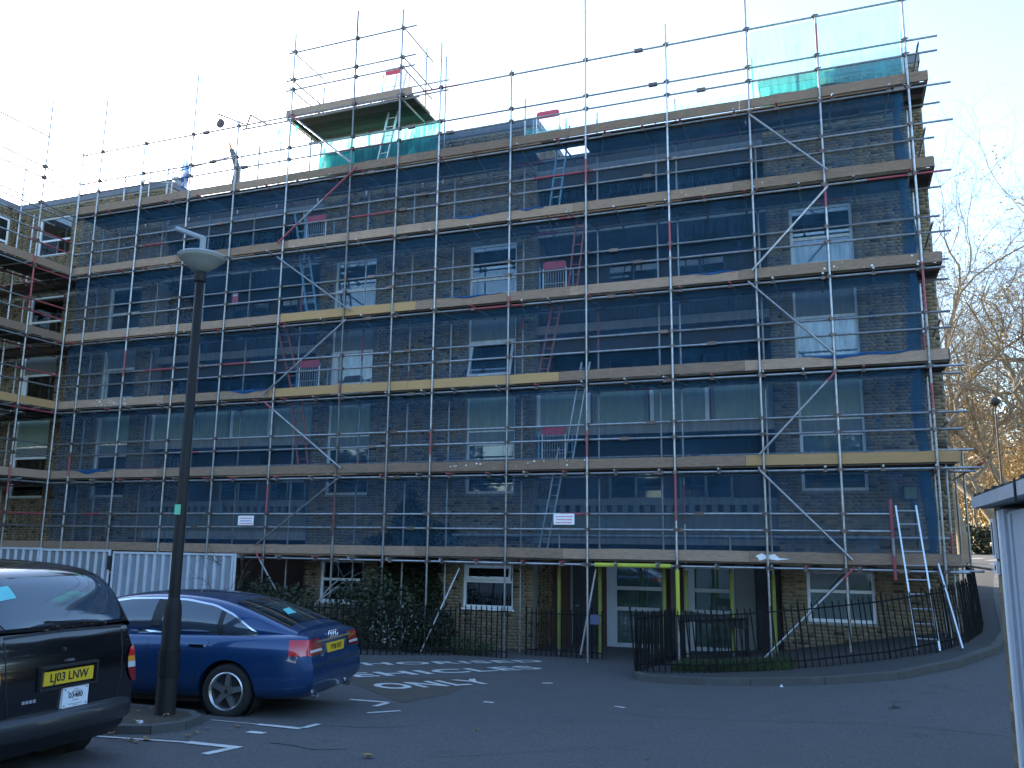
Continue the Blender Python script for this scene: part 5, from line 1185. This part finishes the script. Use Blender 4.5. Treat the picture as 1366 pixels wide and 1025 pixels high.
b = MB(); b.box(hx-.016, hx+.02, -.26, .26, .745, .857); pl_ = b.build('number_plate', 'plate_yellow', car, local=True)
text('PY08 FRX', .092, pl_, (hx-.0175, 0, .80), (R(90), 0, R(-90)), 'ink', ext=.0008, sx=.92)
path = [(-3, y, .905) for y in np.linspace(-.56, .56, 16)]; ribbon(BV, path, .022, (1, 0, 0), (0, 0, 1), .014).build('boot_trim', 'chrome', car, local=True)
hb = hit(BV, (-3, 0, .955), (1, 0, 0), 0).x
for k in range(4):
    b = MB(); yc = -.105+.07*k; rows = []
    for i in range(21):
        an = 2*math.pi*i/20; rows.append([(hb-.012+.008*math.cos(p), yc+(.045+.007*math.sin(p))*math.cos(an), .955+(.045+.007*math.sin(p))*math.sin(an)) for p in np.linspace(0, 2*math.pi, 7)])
    b.grid(rows); b.build('badge_ring', 'chrome', car, smooth=True, local=True)
hm = hit(BV, (-3, .42, .73), (1, 0, 0), .006); text('A6', .055, car, hm, (R(90), 0, R(-90)), 'chrome', ext=.003)
ribbon(BV, [(-3, y, .63) for y in np.linspace(-.8, .8, 20)], .012, (1, 0, 0), (0, 0, 1), .004).build('bumper_seam', 'trim_black', car, local=True)
for s in (1, -1): b = MB(); b.tube((-1.03, s*.52, .27), (-.8, s*.52, .29), .035, n=12); b.build('exhaust', 'chrome', car, local=True)
for pth in ([(-3, .50, .93), (-3, .50, .66)], [(-3, -.50, .93), (-3, -.50, .66)]): ribbon(BV, pth, .009, (1, 0, 0), (0, 1, 0), .003).build('boot_seam', 'trim_black', car, local=True)
b = MB(); b.box(.25, 2.6, -.7, .7, .16, .28); b.build('underbody', 'trim_black', car, local=True)

# --- black taxi
TX, TY = -6.33, -12.55; TZ = gzf(-7.0, -11.9)-.045
tx = thing('taxi', 'black hackney cab with yellow number plate at the lower left, seen from behind', 'taxi', (TX, TY, TZ), math.pi)
def tsec(x, k, dx=None, top=1.28, zb=.26):
    P = [(0, zb), (.70*k, zb), (.83*k, zb+.08), (.88*k, .50), (.885*k, .76), (.865*k, 1.0), (.80*k, top-.06), (.74*k, top-.008), (0, top)]
    dx = dx or [0]*9; return [(x+dx[i], p[0], p[1]) for i, p in enumerate(P)]
secs = [tsec(0, .86, [.14, .12, .06, .02, .0, .02, .07, .11, .11]), tsec(.10, .945, [.10, .08, .02, .0, 0, .01, .05, .07, .07]), tsec(.35, .99), tsec(.9, 1.0), tsec(1.8, 1.0), tsec(2.9, 1.0), tsec(3.3, .98, None, 1.2), tsec(3.8, .92, None, 1.05), tsec(4.3, .84, None, .95), tsec(4.55, .65, None, .85)]
tme, tb_ = loft_mesh('body', secs, 'taxi_black', 2, [(.86, .56, .34, .40, .6), (.86, -1.16, .34, .40, .6), (3.75, .56, .34, .40, .6), (3.75, -1.16, .34, .40, .6)]); link('body', tme, tx)
def tg(x, wb, wr, zr, zb=1.24): return [(x, 0, zb-.1), (x, wb, zb-.03), (x, wb-(wb-wr)*.35, (zb+zr)/2), (x, wr+.03, zr-.07), (x, wr-.04, zr-.012), (x, wr*.5, zr+.015), (x, 0, zr+.02)]
gs = [tg(.09, .73, .72, 1.30), tg(.14, .755, .70, 1.40), tg(.25, .775, .67, 1.60), tg(.40, .785, .645, 1.73), tg(.65, .79, .63, 1.795), tg(1.3, .79, .63, 1.825), tg(2.2, .79, .63, 1.82), tg(2.75, .78, .635, 1.74), tg(3.1, .77, .66, 1.5), tg(3.35, .75, .70, 1.28)]
trm, tr_ = loft_mesh('roof', gs, 'taxi_black', 2); link('roof', trm, tx); BT = [tb_, tr_]
def tw(z): return float(np.interp(z, [1.29, 1.36, 1.55, 1.66, 1.70], [.60, .655, .645, .60, .50]))
rows = [[(-3, -tw(z)+2*tw(z)*i/24, z) for i in range(25)] for z in np.linspace(1.295, 1.695, 12)]
skin(BT, rows, (1, 0, 0), .006).build('rear_window', 'car_glass_light', tx, smooth=True, local=True)
for s in (1, -1):
    for (a, b) in ((.55, 1.45), (1.55, 2.7)):
        rows = [[(x, s*3, 1.27+.37*k/5) for x in np.linspace(a, b, 14)] for k in range(6)]
        skin(BT, rows, (0, -s, 0), .006).build('window', 'car_glass', tx, smooth=True, local=True)
    # tall oval lamp cluster: red, amber, clear, red
    def lamp(z0, z1, m, par, nm, off=.02):
        rows = []
        for z in np.linspace(z0, z1, 7):
            q = (z-.885)/.165; wd = 8.5*math.sqrt(max(.03, 1-q*q)); 
            rows.append([(.4-math.sin(R(a))*2, s*(.42+math.cos(R(a))*2), z) for a in np.linspace(50-wd, 50+wd, 9)])
        return skin(BT, rows, lambda p: Vector((.4-p[0], s*.42-p[1], 0)), off).build(nm, m, par, smooth=True, local=True)
    L_ = lamp(.955, 1.045, 'lens_red', tx, 'tail_light'); lamp(.905, .953, 'lens_amber', L_, 'indicator_lens'); lamp(.850, .903, 'lens_clear', L_, 'reverse_lens'); lamp(.725, .848, 'lens_dark_red', L_, 'brake_lens')
    for x in (.86, 3.75): wheel(tx, x, s*.87, .33, .33, .2, s, hubcap=True); b = MB(); b.lathe((x, 0, .34), [(.397, s*.84), (.397, s*.565), (0, s*.562)], 28, 'y'); b.build('wheel_arch', 'trim_black', tx, local=True)
    ribbon(BT, [(-3, s*.62, 1.20), (-3, s*.60, .80), (-3, s*.56, .62)], .010, (1, 0, 0), (0, 1, 0), .003).build('tailgate_seam', 'trim_black', tx, local=True)
ribbon(BT, [(-3, y, 1.225+.015*(1-(y/.62)**2)) for y in np.linspace(-.62, .62, 18)], .022, (1, 0, 0), (0, 0, 1), .004).build('tailgate_seam', 'trim_black', tx, local=True)
# wrap-round bumper
plan = [(.50, .925), (.25, .915), (.10, .86), (.0, .74), (-.06, .5), (-.08, .2), (-.085, 0), (-.08, -.2), (-.06, -.5), (0, -.74), (.10, -.86), (.25, -.915), (.50, -.925)]
rows = []
for (x, y) in plan:
    c = Vector((x, y, 0)); inn_ = (Vector((.6, 0, 0))-c).normalized()
    rows.append([tuple(c+inn_*d+Vector((0, 0, z))) for d, z in ((.10, .40), (.02, .405), (.0, .43), (.0, .53), (.015, .575), (.05, .595), (.14, .60))])
b = MB(); b.grid(rows); b.build('bumper', 'bumper_black', tx, smooth=True, local=True)
hx = hit(BT, (-3, 0, .86), (1, 0, 0), 0).x
b = MB(); b.box(hx-.035, hx+.03, -.30, -.285, .77, .965); b.box(hx-.035, hx+.03, .285, .30, .77, .965); b.box(hx-.035, hx+.03, -.285, .285, .945, .965); b.box(hx-.035, hx+.03, -.285, .285, .77, .785); b.build('plate_surround', 'trim_black', tx, local=True)
b = MB(); b.box(hx-.02, hx+.02, -.26, .26, .808, .920); p_ = b.build('number_plate', 'plate_yellow', tx, local=True)
text('LJ03 LNW', .100, p_, (hx-.0215, 0, .864), (R(90), 0, R(-90)), 'ink', ext=.0008, sx=.93)
b = MB(); b.box(hx-.028, hx+.02, -.215, .055, .600, .768); lp_ = b.build('licence_plaque', 'plate_white', tx, local=True)
text('03480', .060, lp_, (hx-.0295, -.08, .695), (R(90), 0, R(-90)), 'ink', ext=.0008)
for (yc, zc, wd, hh) in ((-.08, .745, .05, .007), (-.09, .727, .10, .010), (.0, .727, .018, .016), (-.08, .655, .06, .008), (-.08, .625, .14, .006), (-.08, .613, .05, .006)):
    b = MB(); b.box(hx-.0293, hx-.0285, yc-wd/2, yc+wd/2, zc-hh/2, zc+hh/2); b.build('print_line', 'grey_ink', lp_, local=True)
for y in (-.195, .035):
    for z in (.618, .75): b = MB(); b.tube((hx-.031, y, z), (hx-.027, y, z), .006, n=8); b.build('screw', 'trim_black', lp_, local=True)
hh = hit(BT, (-3, -.02, 1.0), (1, 0, 0), .01); b = MB(); b.box(hh.x-.01, hh.x+.012, -.055, .015, .985, 1.003); b.build('badge', 'chrome', tx, local=True)
hh = hit(BT, (-3, .36, .70), (1, 0, 0), .004)
for k in range(4): b = MB(); b.box(hh.x-.002, hh.x+.01, .31+.035*k, .335+.035*k, .69, .715); b.build('badge', 'grey_ink', tx, local=True)
hh = hit(BT, (-3, .05, 1.09), (1, 0, 0), .0); b = MB(); b.lathe((hh.x-.012, .05, 1.085), [(0, -.02), (.022, -.015), (.022, .015), (0, .02)], 12, 'y'); b.build('handle', 'trim_black', tx, local=True)
a = hit(BT, (-3, -.42, 1.285), (1, 0, 0), .015); c_ = hit(BT, (-3, .22, 1.33), (1, 0, 0), .018); b = MB(); b.beam(a, c_, .012, .014); b.tube(a, a+Vector((.03, 0, -.03)), .025, n=8); b.build('wiper', 'trim_black', tx, local=True)
rows = [[(-3, .43+.17*i/4+.03*(j/3), 1.535+.10*j/3-.02*i/4) for i in range(5)] for j in range(4)]; skin(BT, rows, (1, 0, 0), .010).build('window_sticker', 'sticker', tx, local=True)
rows = [[(-3, -.10+.42*i/8, 1.235+.05*j) for i in range(9)] for j in range(2)]
for k in range(9):
    y = -.40+.075*k+rng.uniform(-.02, .02); q = hit(BT, (-3, y, 1.262+rng.uniform(-.012, .02)), (1, 0, 0), .006)
    leaf('small brown leaf lying along the sill of the taxi rear window', TX-q.x, TY-q.y, rng.uniform(.05, .09), 'leaves on the taxi window sill', TZ+q.z)
